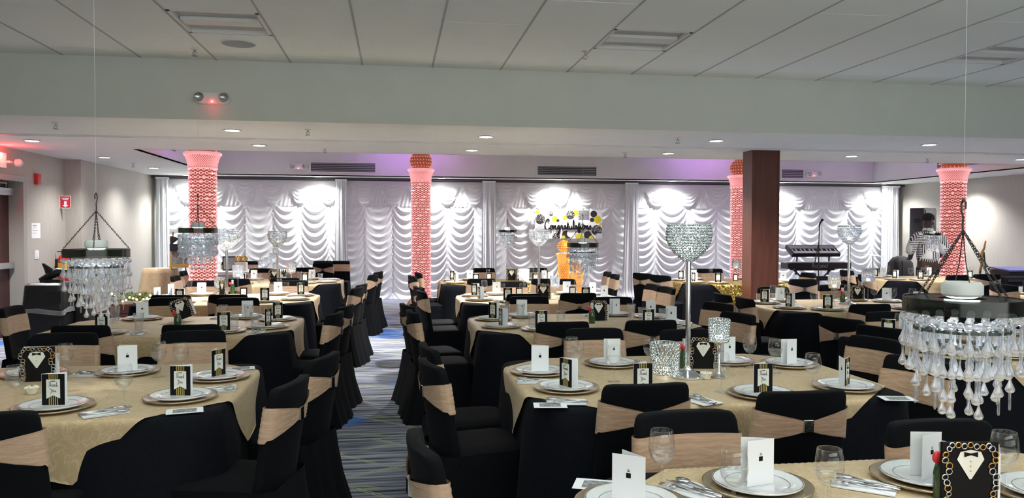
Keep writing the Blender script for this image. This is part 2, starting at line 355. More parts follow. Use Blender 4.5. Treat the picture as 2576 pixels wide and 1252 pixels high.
def link(name, data, parent=None, loc=None, rot=None):
    o = bpy.data.objects.new(name, data); COL.objects.link(o)
    if parent: o.parent = parent
    if loc is not None: o.location = loc
    if rot is not None: o.rotation_euler = rot
    return o
def obj(name, mb, mat, parent=None, loc=None, rot=None, smooth='auto'):
    return link(name, mb.mesh(name, mat, smooth), parent, loc, rot)
def tag(o, label=None, cat=None, group=None, kind=None):
    if label: o['label'] = label
    if cat: o['category'] = cat
    if group: o['group'] = group
    if kind: o['kind'] = kind
    return o
def thing(name, label, cat, loc=(0, 0, 0), rz=0.0, group=None, rot=None):
    o = link(name, None, None, loc, rot or (0, 0, rz)); o.empty_display_size = 0.1
    return tag(o, label, cat, group)
def struct(name, mb, mat, parent=None, smooth=False, loc=None):
    o = obj(name, mb, mat, parent, loc, smooth=smooth)
    if parent is None: o['kind'] = 'structure'
    return o
def stuff(o): o['kind'] = 'stuff'; return o
def rrect(w, d, r, n=5, seg=1):
    pts = []
    hw, hd = w / 2, d / 2
    cs = [(hw - r, hd - r, 0), (-hw + r, hd - r, PI / 2), (-hw + r, -hd + r, PI), (hw - r, -hd + r, 3 * PI / 2)]
    for ci, (cx, cy, a0) in enumerate(cs):
        for i in range(n + 1):
            a = a0 + PI / 2 * i / n; pts.append((cx + r * math.cos(a), cy + r * math.sin(a)))
        if seg > 1:
            nx = cs[(ci + 1) % 4]; a1 = a0 + PI / 2
            p = pts[-1]; q = (nx[0] + r * math.cos(a1), nx[1] + r * math.sin(a1))
            for k in range(1, seg): pts.append((p[0] + (q[0] - p[0]) * k / seg, p[1] + (q[1] - p[1]) * k / seg))
    return pts
def ray_at(px, py):
    return rt * ((px - CX) / F) - up * ((py - CY) / F) + fw
def at_z(px, py, z):
    d = ray_at(px, py); t = (z - CAMH) / d.z; return Vector((0, 0, CAMH)) + d * t
def at_y(px, py, Y):
    d = ray_at(px, py); return Vector((0, 0, CAMH)) + d * (Y / d.y)

# ------------------------------------------------------------------ room shell
XL, XL2, XR, YB, YF = -5.1, -5.35, 12.35, 17.45, -4.0
ZL, ZH = 2.68, 3.30          # low soffit, high ceiling
YBEAM, YC0, YC1, XC0, XC1 = 8.37, 11.6, 16.7, -3.67, 11.2
struct('floor', MB().box(-7, YF - 0.2, -0.1, XR + 0.3, YB + 0.4, 0), 'carpet')
struct('wall_back', MB().box(XL - 0.3, YB, 0, XR + 0.3, YB + 0.2, 3.6), 'drywall')
struct('wall_right', MB().box(XR, YF, 0, XR + 0.2, YB, 3.6), 'wallpaper')
struct('wall_front', MB().box(-7, YF - 0.2, 0, XR + 0.2, YF, 3.6), 'wallpaper')
wl = MB().box(XL - 0.5, 13.5, 0, XL, YB, 3.6).box(XL2 - 0.3, 12.12, 0, XL2, 13.5, 3.6).box(XL2 - 0.3, 10.9, 2.3, XL2, 12.12, 3.6).box(XL2 - 0.3, YF, 0, XL2, 10.9, 3.6)
struct('wall_left', wl, 'wallpaper')
# door with frame in the left wall
d = struct('door_1', MB().box(XL2 - 0.22, 10.95, 0.01, XL2 - 0.17, 12.02, 2.22), 'door_wood')
df = MB().box(XL2 - 0.3, 12.02, 0, XL2 + 0.03, 12.12, 2.30).box(XL2 - 0.3, 10.9, 0, XL2 + 0.03, 10.95, 2.30).box(XL2 - 0.3, 10.95, 2.22, XL2 + 0.03, 12.02, 2.30)
obj('door_frame', df, 'door_frame', d)
obj('push_bar', MB().box(XL2 - 0.17, 11.0, 0.98, XL2 - 0.08, 11.98, 1.06), 'grey_metal', d)
obj('door_closer', MB().box(XL2 - 0.17, 11.55, 2.02, XL2 - 0.07, 11.95, 2.12).tube([(XL2 - 0.1, 11.8, 2.14), (XL2 + 0.0, 11.6, 2.18), (XL2 - 0.15, 11.3, 2.2)], 0.012), 'grey_metal', d)
struct('baseboard_left', MB().box(XL, 13.5, 0, XL + 0.015, YB, 0.1).box(XL2, 12.12, 0, XL2 + 0.015, 13.5, 0.1), 'black_matte')
struct('baseboard_right', MB().box(XR - 0.015, YF, 0, XR, YB, 0.1), 'black_matte')

# low soffit with the raised coffer cut out of it, the deep beam face and the coffer faces
sof = MB()
for (x0, y0, x1, y1) in ((XL2, YBEAM, XR, YC0), (XL2, YC0, XC0, YC1), (XC1, YC0, XR, YC1), (XL2, YC1, XR, YB)):
    sof.box(x0, y0, ZL, x1, y1, ZL + 0.02)
so = struct('ceiling_soffit', sof, 'soffit')
struct('beam_front', MB().box(XL2, YBEAM - 0.02, ZL, XR, YBEAM, ZH + 0.2), 'drywall')
cf = MB().box(XC0, YC1, ZL, XC1, YC1 + 0.02, 3.4).box(XC0 - 0.02, YC0, ZL, XC0, YC1, 3.4).box(XC1, YC0, ZL, XC1 + 0.02, YC1, 3.4).box(XC0, YC0 - 0.02, ZL, XC1, YC0, 3.4)
struct('trim_coffer', cf, 'soffit')
struct('ceiling_coffer', MB().box(XC0, YC0, 3.36, XC1, YC1, 3.4), 'soffit')
tr = MB().box(XL2, 9.95, ZL - 0.012, XR, 9.99, ZL).box(XL2, 10.06, ZL - 0.012, XR, 10.08, ZL)
struct('trim_track', tr, 'white_metal')
struct('trim_curtain_gap', MB().box(XL, YB - 0.32, ZL - 0.05, XR, YB, ZL), 'dark_slot')

# tiled ceiling over the near half of the room: T-bars and one panel per bay
TP = 0.742; TX0 = -0.346; TY0 = 7.99
ceil = struct('ceiling', MB().box(XL2, YF, ZH + 0.03, XR, YBEAM, ZH + 0.1), 'grid_metal')
FIX = {(-2, 1): 1, (3, 1): 1, (8, 1): 1}
nx0, nx1 = -7, 17; ny = 7
tile_me = MB().box(-TP / 2 + 0.008, -TP / 2 + 0.002, 0.0, TP / 2 - 0.008, TP / 2 - 0.002, 0.02).mesh('tile', 'ceiling_tile', False)
part_me = MB().box(-TP / 2 + 0.008, TY0 + 0.002, 0.0, TP / 2 - 0.008, YBEAM - 0.022, 0.02).mesh('tile', 'ceiling_tile', False)
for j in range(-1, ny):
    for i in range(nx0, nx1):
        if (i, j) in FIX: continue
        cx_ = TX0 + TP * (i + 0.5); cy_ = TY0 - TP * (j + 0.5)
        if cx_ > XR - 0.3 or cx_ < XL2 + 0.3: continue
        if j < 0: link('tile', part_me, ceil, (cx_, 0, ZH))
        else: link('tile', tile_me, ceil, (cx_, cy_, ZH + random.uniform(-0.001, 0.001)))
obj('ceiling_panel', MB().box(XL2, YF, ZH, XR, TY0 - TP * ny, ZH + 0.02), 'ceiling_tile', ceil)
bars = MB()
for i in range(nx0, nx1 + 1):
    x = TX0 + TP * i
    if XL2 < x < XR: bars.box(x - 0.009, TY0 - TP * ny, ZH - 0.004, x + 0.009, YBEAM - 0.02, ZH + 0.03)
stuff(obj('ceiling_grid', bars, 'grid_metal', ceil))
for k, ((i, j), lab) in enumerate(zip(FIX, ('unlit recessed troffer in the tiles at left, above the speaker grille', 'unlit recessed troffer in the tiles right of the middle', 'unlit recessed troffer in the tiles at the far right'))):
    cx_ = TX0 + TP * (i + 0.5); cy_ = TY0 - TP * (j + 0.5)
    t = thing('recessed_troffer', lab, 'ceiling light', (cx_, cy_, ZH), 0, 'unlit recessed troffers')
    h = TP / 2 - 0.01
    fr = MB().box(-h, -h, 0, h, -h + 0.03, 0.03).box(-h, h - 0.03, 0, h, h, 0.03).box(-h, -h, 0, -h + 0.03, h, 0.03).box(h - 0.03, -h, 0, h, h, 0.03)
    obj('frame', fr, 'white_metal', t)
    rings = []
    for q in range(9):
        a = q / 8; y = -h + 0.03 + a * (2 * h - 0.06); z = 0.02 + 0.10 * math.sin(PI * a) ** 0.7
        rings.append([(-h + 0.03, y, z), (h - 0.03, y, z)])
    obj('reflector', MB().loops(rings, close=False), 'plaster_white', t)
    obj('lamp_basket', MB().box(-h + 0.04, -0.09, 0.004, h - 0.04, 0.09, 0.03), 'white_metal', t)
t = thing('ceiling_speaker', 'round perforated speaker grille flush in a ceiling tile', 'speaker', (-1.46, 7.56, ZH - 0.004))
obj('grille', MB().lathe([(0.15, 0), (0.15, -0.006), (0.0, -0.010)], 28), 'grey_metal', t); obj('rim', MB().torus((0, 0, 0), 0.155, 0.008, 28, 6), 'white_metal', t)

def sprinkler(px, py, z, lab):
    p = at_z(px, py, z)
    t = thing('sprinkler', lab, 'sprinkler', (p.x, p.y, z), 0, 'ceiling sprinklers')
    obj('escutcheon', MB().lathe([(0.0, 0), (0.04, -0.002), (0.035, -0.012), (0.012, -0.016)], 16), 'white_metal', t)
    b_ = MB().tube([(0, 0, -0.01), (0, 0, -0.035)], 0.010).tube([(-0.012, 0, -0.03), (-0.016, 0, -0.05), (0, 0, -0.068)], 0.004, 6).tube([(0.012, 0, -0.03), (0.016, 0, -0.05), (0, 0, -0.068)], 0.004, 6)
    b_.lathe([(0.0, -0.068), (0.03, -0.068), (0.03, -0.073), (0, -0.073)], 12)
    obj('deflector', b_, 'grey_metal', t)
for px, py, z, lab in ((490, 122, ZH, 'pendent sprinkler head in the tiled ceiling'), (140, 308, ZL, 'sprinkler head on the soffit above the far left downlight'), (774, 325, ZL, 'sprinkler head on the soffit beside the emergency light'), (1705, 346, ZL, 'sprinkler head on the soffit left of the brown pillar'),
                       (335, 410, ZL, 'sprinkler head near the left wall downlights'), (817, 372, ZL, 'sprinkler head at the coffer edge left of centre'), (1573, 384, ZL, 'sprinkler head at the coffer edge right of centre'), (2333, 397, ZL, 'sprinkler head at the coffer edge by the right pink column')):
    sprinkler(px, py, z, lab)
p = at_z(1470, 128, ZH)
t = thing('ceiling_hook', 'small wire hook dangling from a ceiling seam', 'hook', (p.x, p.y, ZH)); obj('wire', MB().tube([(0, 0, 0), (0.005, 0, -0.03), (0.03, 0, -0.05), (0.02, 0, -0.08), (-0.015, 0, -0.07)], 0.004, 6).box(-0.02, -0.01, -0.01, 0.02, 0.01, 0), 'grey_metal', t)

def downlight(x, y, power, lab, ang=2.3, z=ZL):
    t = thing('downlight', lab, 'ceiling light', (x, y, z), 0, 'recessed downlights')
    obj('trim_ring', MB().lathe([(0.075, 0.0), (0.10, -0.002), (0.105, -0.008), (0.08, -0.010)], 24), 'white_metal', t)
    obj('lamp', MB().lathe([(0.0, -0.006), (0.078, -0.006)], 24), 'lamp_white', t)
    spot('downlight_beam', (x, y, z - 0.02), power, DOWN_C, ang, 0.9, 0.07)
for px, py, lab in ((80, 353, 'lit downlight nearest the exit sign'), (585, 327, 'lit downlight under the beam below the emergency light'), (1222, 343, 'lit downlight of the near row at the middle'), (1802, 353, 'lit downlight of the near row before the brown pillar'), (2338, 363, 'lit downlight of the near row at the right')):
    p = at_z(px, py, ZL); downlight(p.x, p.y, DOWN_W, lab)
for px, py, lab in ((652, 365, 'lit downlight of the coffer edge row at left'), (1187, 377, 'lit downlight of the coffer edge row at the middle'), (1681, 385, 'lit downlight of the coffer edge row left of the pillar'), (2142, 392, 'lit downlight of the coffer edge row right of the pillar'), (2570, 400, 'lit downlight of the coffer edge row cut by the frame'), (263, 395, 'lit downlight by the left wall, nearer one'), (387, 422, 'lit downlight by the left wall, farther one')):
    p = at_z(px, py, ZL); downlight(p.x, p.y, DOWN_W * (0.45 if 'left wall' in lab else 1.0), lab)
for px, lab in ((470, 'first'), (800, 'second'), (1110, 'third'), (1407, 'fourth'), (1692, 'fifth'), (1968, 'sixth'), (2226, 'seventh')):
    p = at_y(px, 450, 16.88); downlight(p.x, 16.88, WALL_W, 'lit downlight washing the curtain, %s from the left' % lab, 2.5)

for x, y in ((11.78, 14.8), (11.75, 12.0)):
    downlight(x, y, DOWN_W, 'lit downlight beside the right wall, out of the frame at y %d' % y if False else ('lit downlight beside the right wall, farther one' if y > 14 else 'lit downlight beside the right wall, nearer one'))
def vent(x0, x1, y, z0, z1, lab, side=False):
    t = thing('air_vent', lab, 'vent', ((x0 + x1) / 2, y, (z0 + z1) / 2), PI / 2 if side else 0, 'linear air vents')
    w, h = (x1 - x0) / 2, (z1 - z0) / 2
    if side: t.location = (x0, y, (z0 + z1) / 2); w = (x1 - x0); w = 0.6
    obj('backing', MB().box(-w, -0.012, -h, w, -0.004, h), 'dark_slot', t)
    obj('frame', MB().box(-w - 0.03, -0.025, h, w + 0.03, -0.003, h + 0.03).box(-w - 0.03, -0.025, -h - 0.03, w + 0.03, -0.003, -h).box(-w - 0.03, -0.025, -h, -w, -0.003, h).box(w, -0.025, -h, w + 0.03, -0.003, h), 'white_metal', t)
    for k in range(5):
        z = -h + (k + 0.5) * 2 * h / 5
        obj('slat', MB().box(-w, -0.022, z - 0.006, w, -0.008, z + 0.008), 'grey_metal', t)
def vpx(x0, x1, yc, lab):
    a = at_y(x0, yc + 10, YC1); c = at_y(x1, yc - 10, YC1)
    vent(a.x, c.x, YC1, a.z, c.z, lab)
vpx(782, 944, 421, 'long grey air vent on the coffer face left of centre')
vpx(1352, 1500, 430, 'long grey air vent on the coffer face above the banner')
vpx(1965, 2020, 437, 'long grey air vent on the coffer face right of the brown pillar')
t = thing('air_vent', 'grey air vent on the left coffer face beside the pink column', 'vent', (XC0 + 0.005, 13.0, 2.93), 0, 'linear air vents')
obj('backing', MB().box(0, -0.6, -0.08, 0.008, 0.6, 0.08), 'dark_slot', t)
for k in range(5): obj('slat', MB().box(0.008, -0.6, -0.075 + k * 0.032, 0.02, 0.6, -0.06 + k * 0.032), 'grey_metal', t)
t = thing('air_vent', 'grey air vent on the right coffer face', 'vent', (XC1 - 0.005, 13.6, 2.93), 0, 'linear air vents')
obj('backing', MB().box(-0.008, -0.9, -0.08, 0, 0.9, 0.08), 'dark_slot', t)
for k in range(5): obj('slat', MB().box(-0.02, -0.9, -0.075 + k * 0.032, -0.008, 0.9, -0.06 + k * 0.032), 'grey_metal', t)

def emergency(x, y, z, lab, s=1.0):
    t = thing('emergency_light', lab, 'emergency light', (x, y, z), 0, 'twin-head emergency lights')
    bod = MB(); rings = []
    for yy, k in ((0.0, 1), (-0.035, 1), (-0.055, 0.9), (-0.06, 0.6)):
        rings.append([(px_ * k * s, yy, pz_ * k * s) for px_, pz_ in rrect(0.36, 0.13, 0.06, 6)])
    bod.loops(rings, cap1=True); obj('housing', bod, 'plaster_white', t)
    for sx in (-1, 1):
        M = Matrix.Translation((sx * 0.125 * s, -0.06, 0.0)) @ Matrix.Rotation(PI / 2, 4, 'X')
        h = obj('lamp_head', MB().lathe([(0.055 * s, -0.02), (0.055 * s, 0.025), (0.048 * s, 0.035)], 20, M), 'white_metal', t)
        obj('lens', MB().lathe([(0.05 * s, 0.03), (0.0, 0.022)], 20, M), 'cut_glass', h)
        obj('reflector', MB().lathe([(0.048 * s, 0.018), (0.02 * s, 0.0), (0, 0.0)], 20, M), 'steel', h)
    obj('indicator', MB().ico((0, -0.068, -0.04 * s), 0.007, 1), 'red_led', t)
p = at_y(537, 248, YBEAM - 0.02); emergency(p.x, YBEAM - 0.02, p.z, 'white twin-head emergency light on the beam with red indicator', 0.98)
point('indicator_glow', (p.x, YBEAM - 0.11, p.z - 0.09), 0.05, (1, 0.05, 0.05), 0.01)
for px, py, lab in ((752, 419, 'twin-head emergency light on the coffer face beside the left vent'), (2044, 438, 'twin-head emergency light on the coffer face beside the pillar')):
    p = at_y(px, py, YC1); emergency(p.x, YC1 - 0.003, p.z, lab)

# brown pillar
PX, PY = 5.17, 10.32
pl = struct('pillar', MB().box(-0.2, -0.15, 0, 0.2, 0.15, ZL), 'pillar_wood', loc=(PX, PY, 0))
obj('corner_trim', MB().box(-0.208, -0.158, 0, -0.185, -0.14, ZL).box(0.185, -0.158, 0, 0.208, -0.14, ZL), 'pillar_wood', pl)

# ------------------------------------------------------------------ curtain along the back wall
CZ = 2.60
def bumpf(t, k=2.2):
    return (0.5 + 0.5 * math.cos(2 * PI * t)) ** k
def curtain_panel(x0, x1, nsh, lab, phase=0.0):
    W = x1 - x0; nx = int(W / 0.024); nz = 230; p = W / nsh; rings = []
    for j in range(nz + 1):
        z = CZ * j / nz; row = []
        for i in range(nx + 1):
            x = W * i / nx
            u = (x / p + phase) % 1.0
            s = 4 * u * (1 - u)
            cell = int(x / p + phase)
            sag = 0.36 * s ** 0.62
            t_ = (z + sag) / 0.175 + 0.12 * math.sin(z * 5 + x * 0.7)
            d = (0.010 + 0.034 * s ** 0.7) * bumpf(t_, 1.9) + 0.03 * s ** 0.6
            # gathered top valance: nested U folds over every shirr line
            up_ = (x / p + phase + 0.5) % 1.0; c = 2 * up_ - 1
            zb = 2.05 + 0.42 * min(1, abs(c) * 1.15) ** 2
            if z > zb:
                q = (z - 0.55 * c * c) / 0.085 + 1.2 * abs(c)
                d = 0.03 + 0.05 * min(1, (z - zb) / 0.05 + 0.2) * min(1, (CZ + 0.1 - z) / 0.35) + 0.026 * bumpf(q, 1.5) * min(1, (CZ - z) / 0.15)
            elif z > 2.05:
                q = c * 9
                d = 0.035 + 0.022 * bumpf(q + 2.5 * (z - 2.05), 1.2)
            if 1.7 < z <= 2.05: d += 0.03 * (z - 1.7) / 0.35 * (1 - s)
            if z < 0.16: d += 0.10 * ((0.16 - z) / 0.16) ** 1.5 * (0.6 + 0.4 * math.sin(x * 9) * math.sin(x * 4.1))
            row.append((x, -d, z))
        rings.append(row)
    t = thing('swag_curtain', lab, 'curtain', (x0, YB - 0.14, 0), 0, 'white swag curtain panels')
    o = obj('swag_fabric', MB().loops(rings, close=False), 'curtain_satin', t, smooth=True)
    obj('heading_rail', MB().box(0, -0.05, CZ - 0.01, W, 0.02, CZ + 0.02), 'white_metal', t)
def xb(px): return at_y(px, 600, YB - 0.2).x
curtain_panel(xb(424), xb(850), 6, 'white swagged curtain panel behind the grey and crystal bowls', 0.35)
curtain_panel(xb(872), xb(1216), 5, 'white swagged curtain panel behind the middle pink column', 0.35)
curtain_panel(xb(1242), xb(1572), 5, 'white swagged curtain panel behind the congratulations banner', 0.5)
curtain_panel(xb(1598), xb(1900), 4, 'white swagged curtain panel between banner and brown pillar', 0.3)
curtain_panel(xb(1900), xb(2222), 5, 'white swagged curtain panel behind the keyboards', 0.4)
def side_drape(px0, px1, lab, flare=1.25):
    x0, x1 = xb(px0), xb(px1); W = x1 - x0; rings = []
    for j in range(41):
        z = (CZ + 0.02) * j / 40; k = 1 + (flare - 1) * max(0.0, 1 - z / CZ) ** 1.3; row = []
        for i in range(61):
            a = i / 60; x = (a - 0.5) * W * k
            d = 0.018 * math.cos(a * 2 * PI * 7) + 0.012 * math.cos(a * 2 * PI * 3 + z) + 0.05 * math.sin(PI * a)
            if z < 0.15: d += 0.08 * (0.15 - z) / 0.15
            row.append((x, -d, z))
        rings.append(row)
    t = thing('column_drape', lab, 'curtain', ((x0 + x1) / 2, YB - 0.30, 0), 0, 'white gathered drapes')
    obj('gathered_fabric', MB().loops(rings, close=False), 'curtain_satin', t, smooth=True)
    obj('heading', MB().box(-W / 2, -0.06, CZ + 0.0, W / 2, 0.02, CZ + 0.04), 'curtain_satin', t)
side_drape(845, 874, 'white gathered drape left of the middle pink column')
side_drape(1212, 1245, 'white gathered drape left of the banner')
side_drape(1568, 1600, 'white gathered drape right of the banner', 1.5)
side_drape(398, 430, 'white gathered drape at the left end of the curtain', 1.2)
side_drape(2210, 2252, 'white gathered drape at the right end of the curtain', 1.1)

# ------------------------------------------------------------------ sparkling pink columns
def sparkle_column(x, y, r, ztop, lab, core, bead, ball=True, zs=0.0):
    t = thing('sparkle_column', lab, 'column', (x, y, zs), 0, 'bead covered light columns' if core == 'pink_core' else None)
    zc = ztop
    obj('plinth', MB().lathe([(0, 0), (r * 1.5, 0), (r * 1.5, 0.10), (r * 1.3, 0.16), (r * 1.15, 0.20), (r * 1.0, 0.24)], 28), 'copper_base' if core == 'pink_core' else core, t)
    obj('core', MB().lathe([(r * 0.95, 0.2), (r * 0.95, zc - 0.18)], 28), core, t)
    bm_ = MB(); sp_ = MB(); n = 15; dz = 2 * PI * r / n * 0.9; k = 0; z = 0.26
    while z < zc - 0.2:
        for i in range(n):
            a = 2 * PI * (i + 0.5 * (k % 2)) / n
            M = Matrix.Rotation(a, 4, 'Z') @ Matrix.Rotation(PI / 2, 4, 'Y')
            bm_.torus((r * math.cos(a), r * math.sin(a), z), 0.024, 0.008, 7, 4, M)
            a2 = a + PI / n
            sp_.ico((r * 1.02 * math.cos(a2), r * 1.02 * math.sin(a2), z), 0.0095, 0)
            if (i * 7 + k * 3) % 5 == 0: sp_.ico((r * 1.02 * math.cos(a), r * 1.02 * math.sin(a), z), 0.010, 0)
        z += dz * 0.86; k += 1
    stuff(obj('beadwork', bm_, bead, t, smooth=True))
    stuff(obj('spark_beads', sp_, 'pink_spark' if bead == 'pink_bead' else bead, t, smooth=False))
    obj('capital_core', MB().lathe([(r * 1.0, zc - 0.2), (r * 1.02, zc - 0.16), (r * 1.05, zc - 0.1), (r * 1.2, zc - 0.02), (r * 1.22, zc), (0, zc)], 28), core, t)
    cb = MB()
    for k in range(9):
        zz = zc - 0.17 + 0.019 * k; rr = r * (1.04 + 0.2 * (k / 8) ** 1.6)
        for i in range(44):
            a = 2 * PI * (i + 0.5 * (k % 2)) / 44; cb.ico((rr * math.cos(a), rr * math.sin(a), zz), 0.013, 0)
    stuff(obj('capital_beads', cb, bead, t, smooth=False))
    obj('capital_ring', MB().torus((0, 0, zc + 0.02), r * 1.28, 0.028, 30, 8), bead, t)
    obj('neck_ring', MB().torus((0, 0, zc - 0.2), r * 1.04, 0.015, 30, 8), bead, t)
    if ball:
        br_ = r * 1.15; obj('ball_core', MB().ico((0, 0, zc + 0.19), br_, 2, (1, 1, 0.95)), core, t)
        bb = MB()
        for k in range(9):
            th = PI * (k + 0.7) / 10
            for i in range(max(5, int(24 * math.sin(th)))):
                a = 2 * PI * i / max(5, int(24 * math.sin(th))); q = br_ * 1.01
                bb.ico((q * math.sin(th) * math.cos(a), q * math.sin(th) * math.sin(a), zc + 0.19 + q * 0.95 * math.cos(th)), 0.014, 0)
        stuff(obj('ball_beads', bb, 'copper_bead' if bead == 'pink_bead' else bead, t, smooth=False))
PINK = (1.0, 0.22, 0.35)
for px, Y, r, zt, lab in ((511, 12.4, 0.20, 2.68, 'tall pink beaded light column at left, its ball hidden above the soffit'), (1059, 15.0, 0.185, 2.68, 'tall pink beaded light column with ball top at the middle'),
                          (1861, 15.0, 0.185, 2.64, 'tall pink beaded light column half hidden by the brown pillar'), (2397, 13.1, 0.212, 2.68, 'tall pink beaded light column at right, beside the standing man')):
    x = at_y(px, 577, Y).x
    sparkle_column(x, Y, r, zt, lab, 'pink_core', 'pink_bead')
    spot('column_purple_uplight', (x - 0.34, Y + 0.1, 2.72), 22.0, (0.55, 0.20, 1.0), 1.9, 0.9, 0.05, (PI - 0.85, 0, 0))
    spot('column_pink_uplight', (x + 0.34, Y + 0.1, 2.72), 11.0, (0.85, 0.3, 0.85), 1.9, 0.9, 0.05, (PI - 0.85, 0, 0))
    point('column_foot_glow', (x + 0.05, Y - 0.36, 0.35), 0.4, PINK, 0.1)
x = at_y(1418, 660, 15.6).x
sparkle_column(x, 15.6, 0.11, 1.02, 'small glowing amber beaded lantern column under the banner', 'amber_core', 'amber_bead', True)
sparkle_column(x + 0.26, 15.5, 0.10, 0.62, 'shortest glowing amber beaded lantern column, right of the other', 'amber_core', 'amber_bead', True)
point('amber_glow', (x + 0.05, 15.35, 1.3), 2.2, (1.0, 0.5, 0.15), 0.1)

# ------------------------------------------------------------------ banner
bx0 = at_y(1349, 527, 17.0); bx1 = at_y(1519, 600, 17.0)
BW, BH = bx1.x - bx0.x, bx0.z - bx1.z
bn = thing('banner', 'congratulations banner with black and yellow balloon dots on the curtain', 'banner', (bx0.x, 17.16, bx1.z))
obj('sheet', MB().box(0, -0.004, 0, BW, 0.004, BH), 'banner_white', bn)
def disc(cx, cy, r, mat, lay, speck=False, clip=True):
    q = BW / 880.0   # banner crop units: 880 wide, 385 high
    X, Z, R_ = cx * q, BH - cy * q, r * q
    pts = []
    for i in range(22):
        a = 2 * PI * i / 22; pts.append((min(max(X + R_ * math.cos(a), 0.004), BW - 0.004), -0.005 - lay * 0.0006, min(max(Z + R_ * math.sin(a), 0.004), BH - 0.004)))
    o = obj('printed_dot', MB().add(pts, [tuple(range(22))]), mat, bn, smooth=False)
    if speck:
        sp_ = MB()
        for k in range(int(r * 1.1)):
            a = random.uniform(0, 2 * PI); rr = R_ * 0.92 * math.sqrt(random.random()); x_, z_ = X + rr * math.cos(a), Z + rr * math.sin(a) 
            if z_ < Z - R_ * 0.3 and random.random() < 0.7: continue
            if 0.01 < x_ < BW - 0.01 and 0.01 < z_ < BH - 0.01:
                s_ = random.uniform(0.004, 0.009); sp_.add([(x_ - s_, -0.0075 - lay * 0.0006, z_), (x_, -0.0075 - lay * 0.0006, z_ - s_), (x_ + s_, -0.0075 - lay * 0.0006, z_), (x_, -0.0075 - lay * 0.0006, z_ + s_)], [(0, 1, 2, 3)])
        stuff(obj('specks', sp_, 'banner_white', o, smooth=False))
for a in ((32, 30, 26, 'banner_yellow', 1), (68, 120, 64, 'banner_black', 1, True), (66, 250, 50, 'banner_grey', 0), (208, 48, 30, 'banner_black', 1, True), (258, 118, 40, 'banner_yellow', 1), (298, 135, 20, 'banner_black', 2), (390, 100, 32, 'banner_yellow', 1),
          (460, 62, 56, 'banner_black', 2, True), (528, 38, 40, 'banner_yellow', 1), (330, 55, 45, 'banner_grey', 0), (768, 50, 44, 'banner_black', 1), (745, 125, 28, 'banner_black', 2), (818, 120, 48, 'banner_yellow', 2), (866, 182, 20, 'banner_yellow', 1), (812, 260, 70, 'banner_black', 1, True),
          (835, 340, 44, 'banner_grey', 3), (690, 320, 50, 'banner_black', 1), (740, 362, 36, 'banner_yellow', 2), (580, 352, 50, 'banner_yellow', 1), (578, 272, 25, 'banner_black', 2), (410, 322, 60, 'banner_black', 1), (470, 300, 52, 'banner_white', 2), (370, 352, 26, 'banner_yellow', 3), (276, 345, 50, 'banner_black', 1, True), (500, 300, 42, 'banner_grey', 1)):
    disc(*a)
q = BW / 880.0
obj('printed_photo', MB().box(565 * q, -0.008, BH - 120 * q, 705 * q, -0.005, BH - 5 * q), 'print_grey', bn)
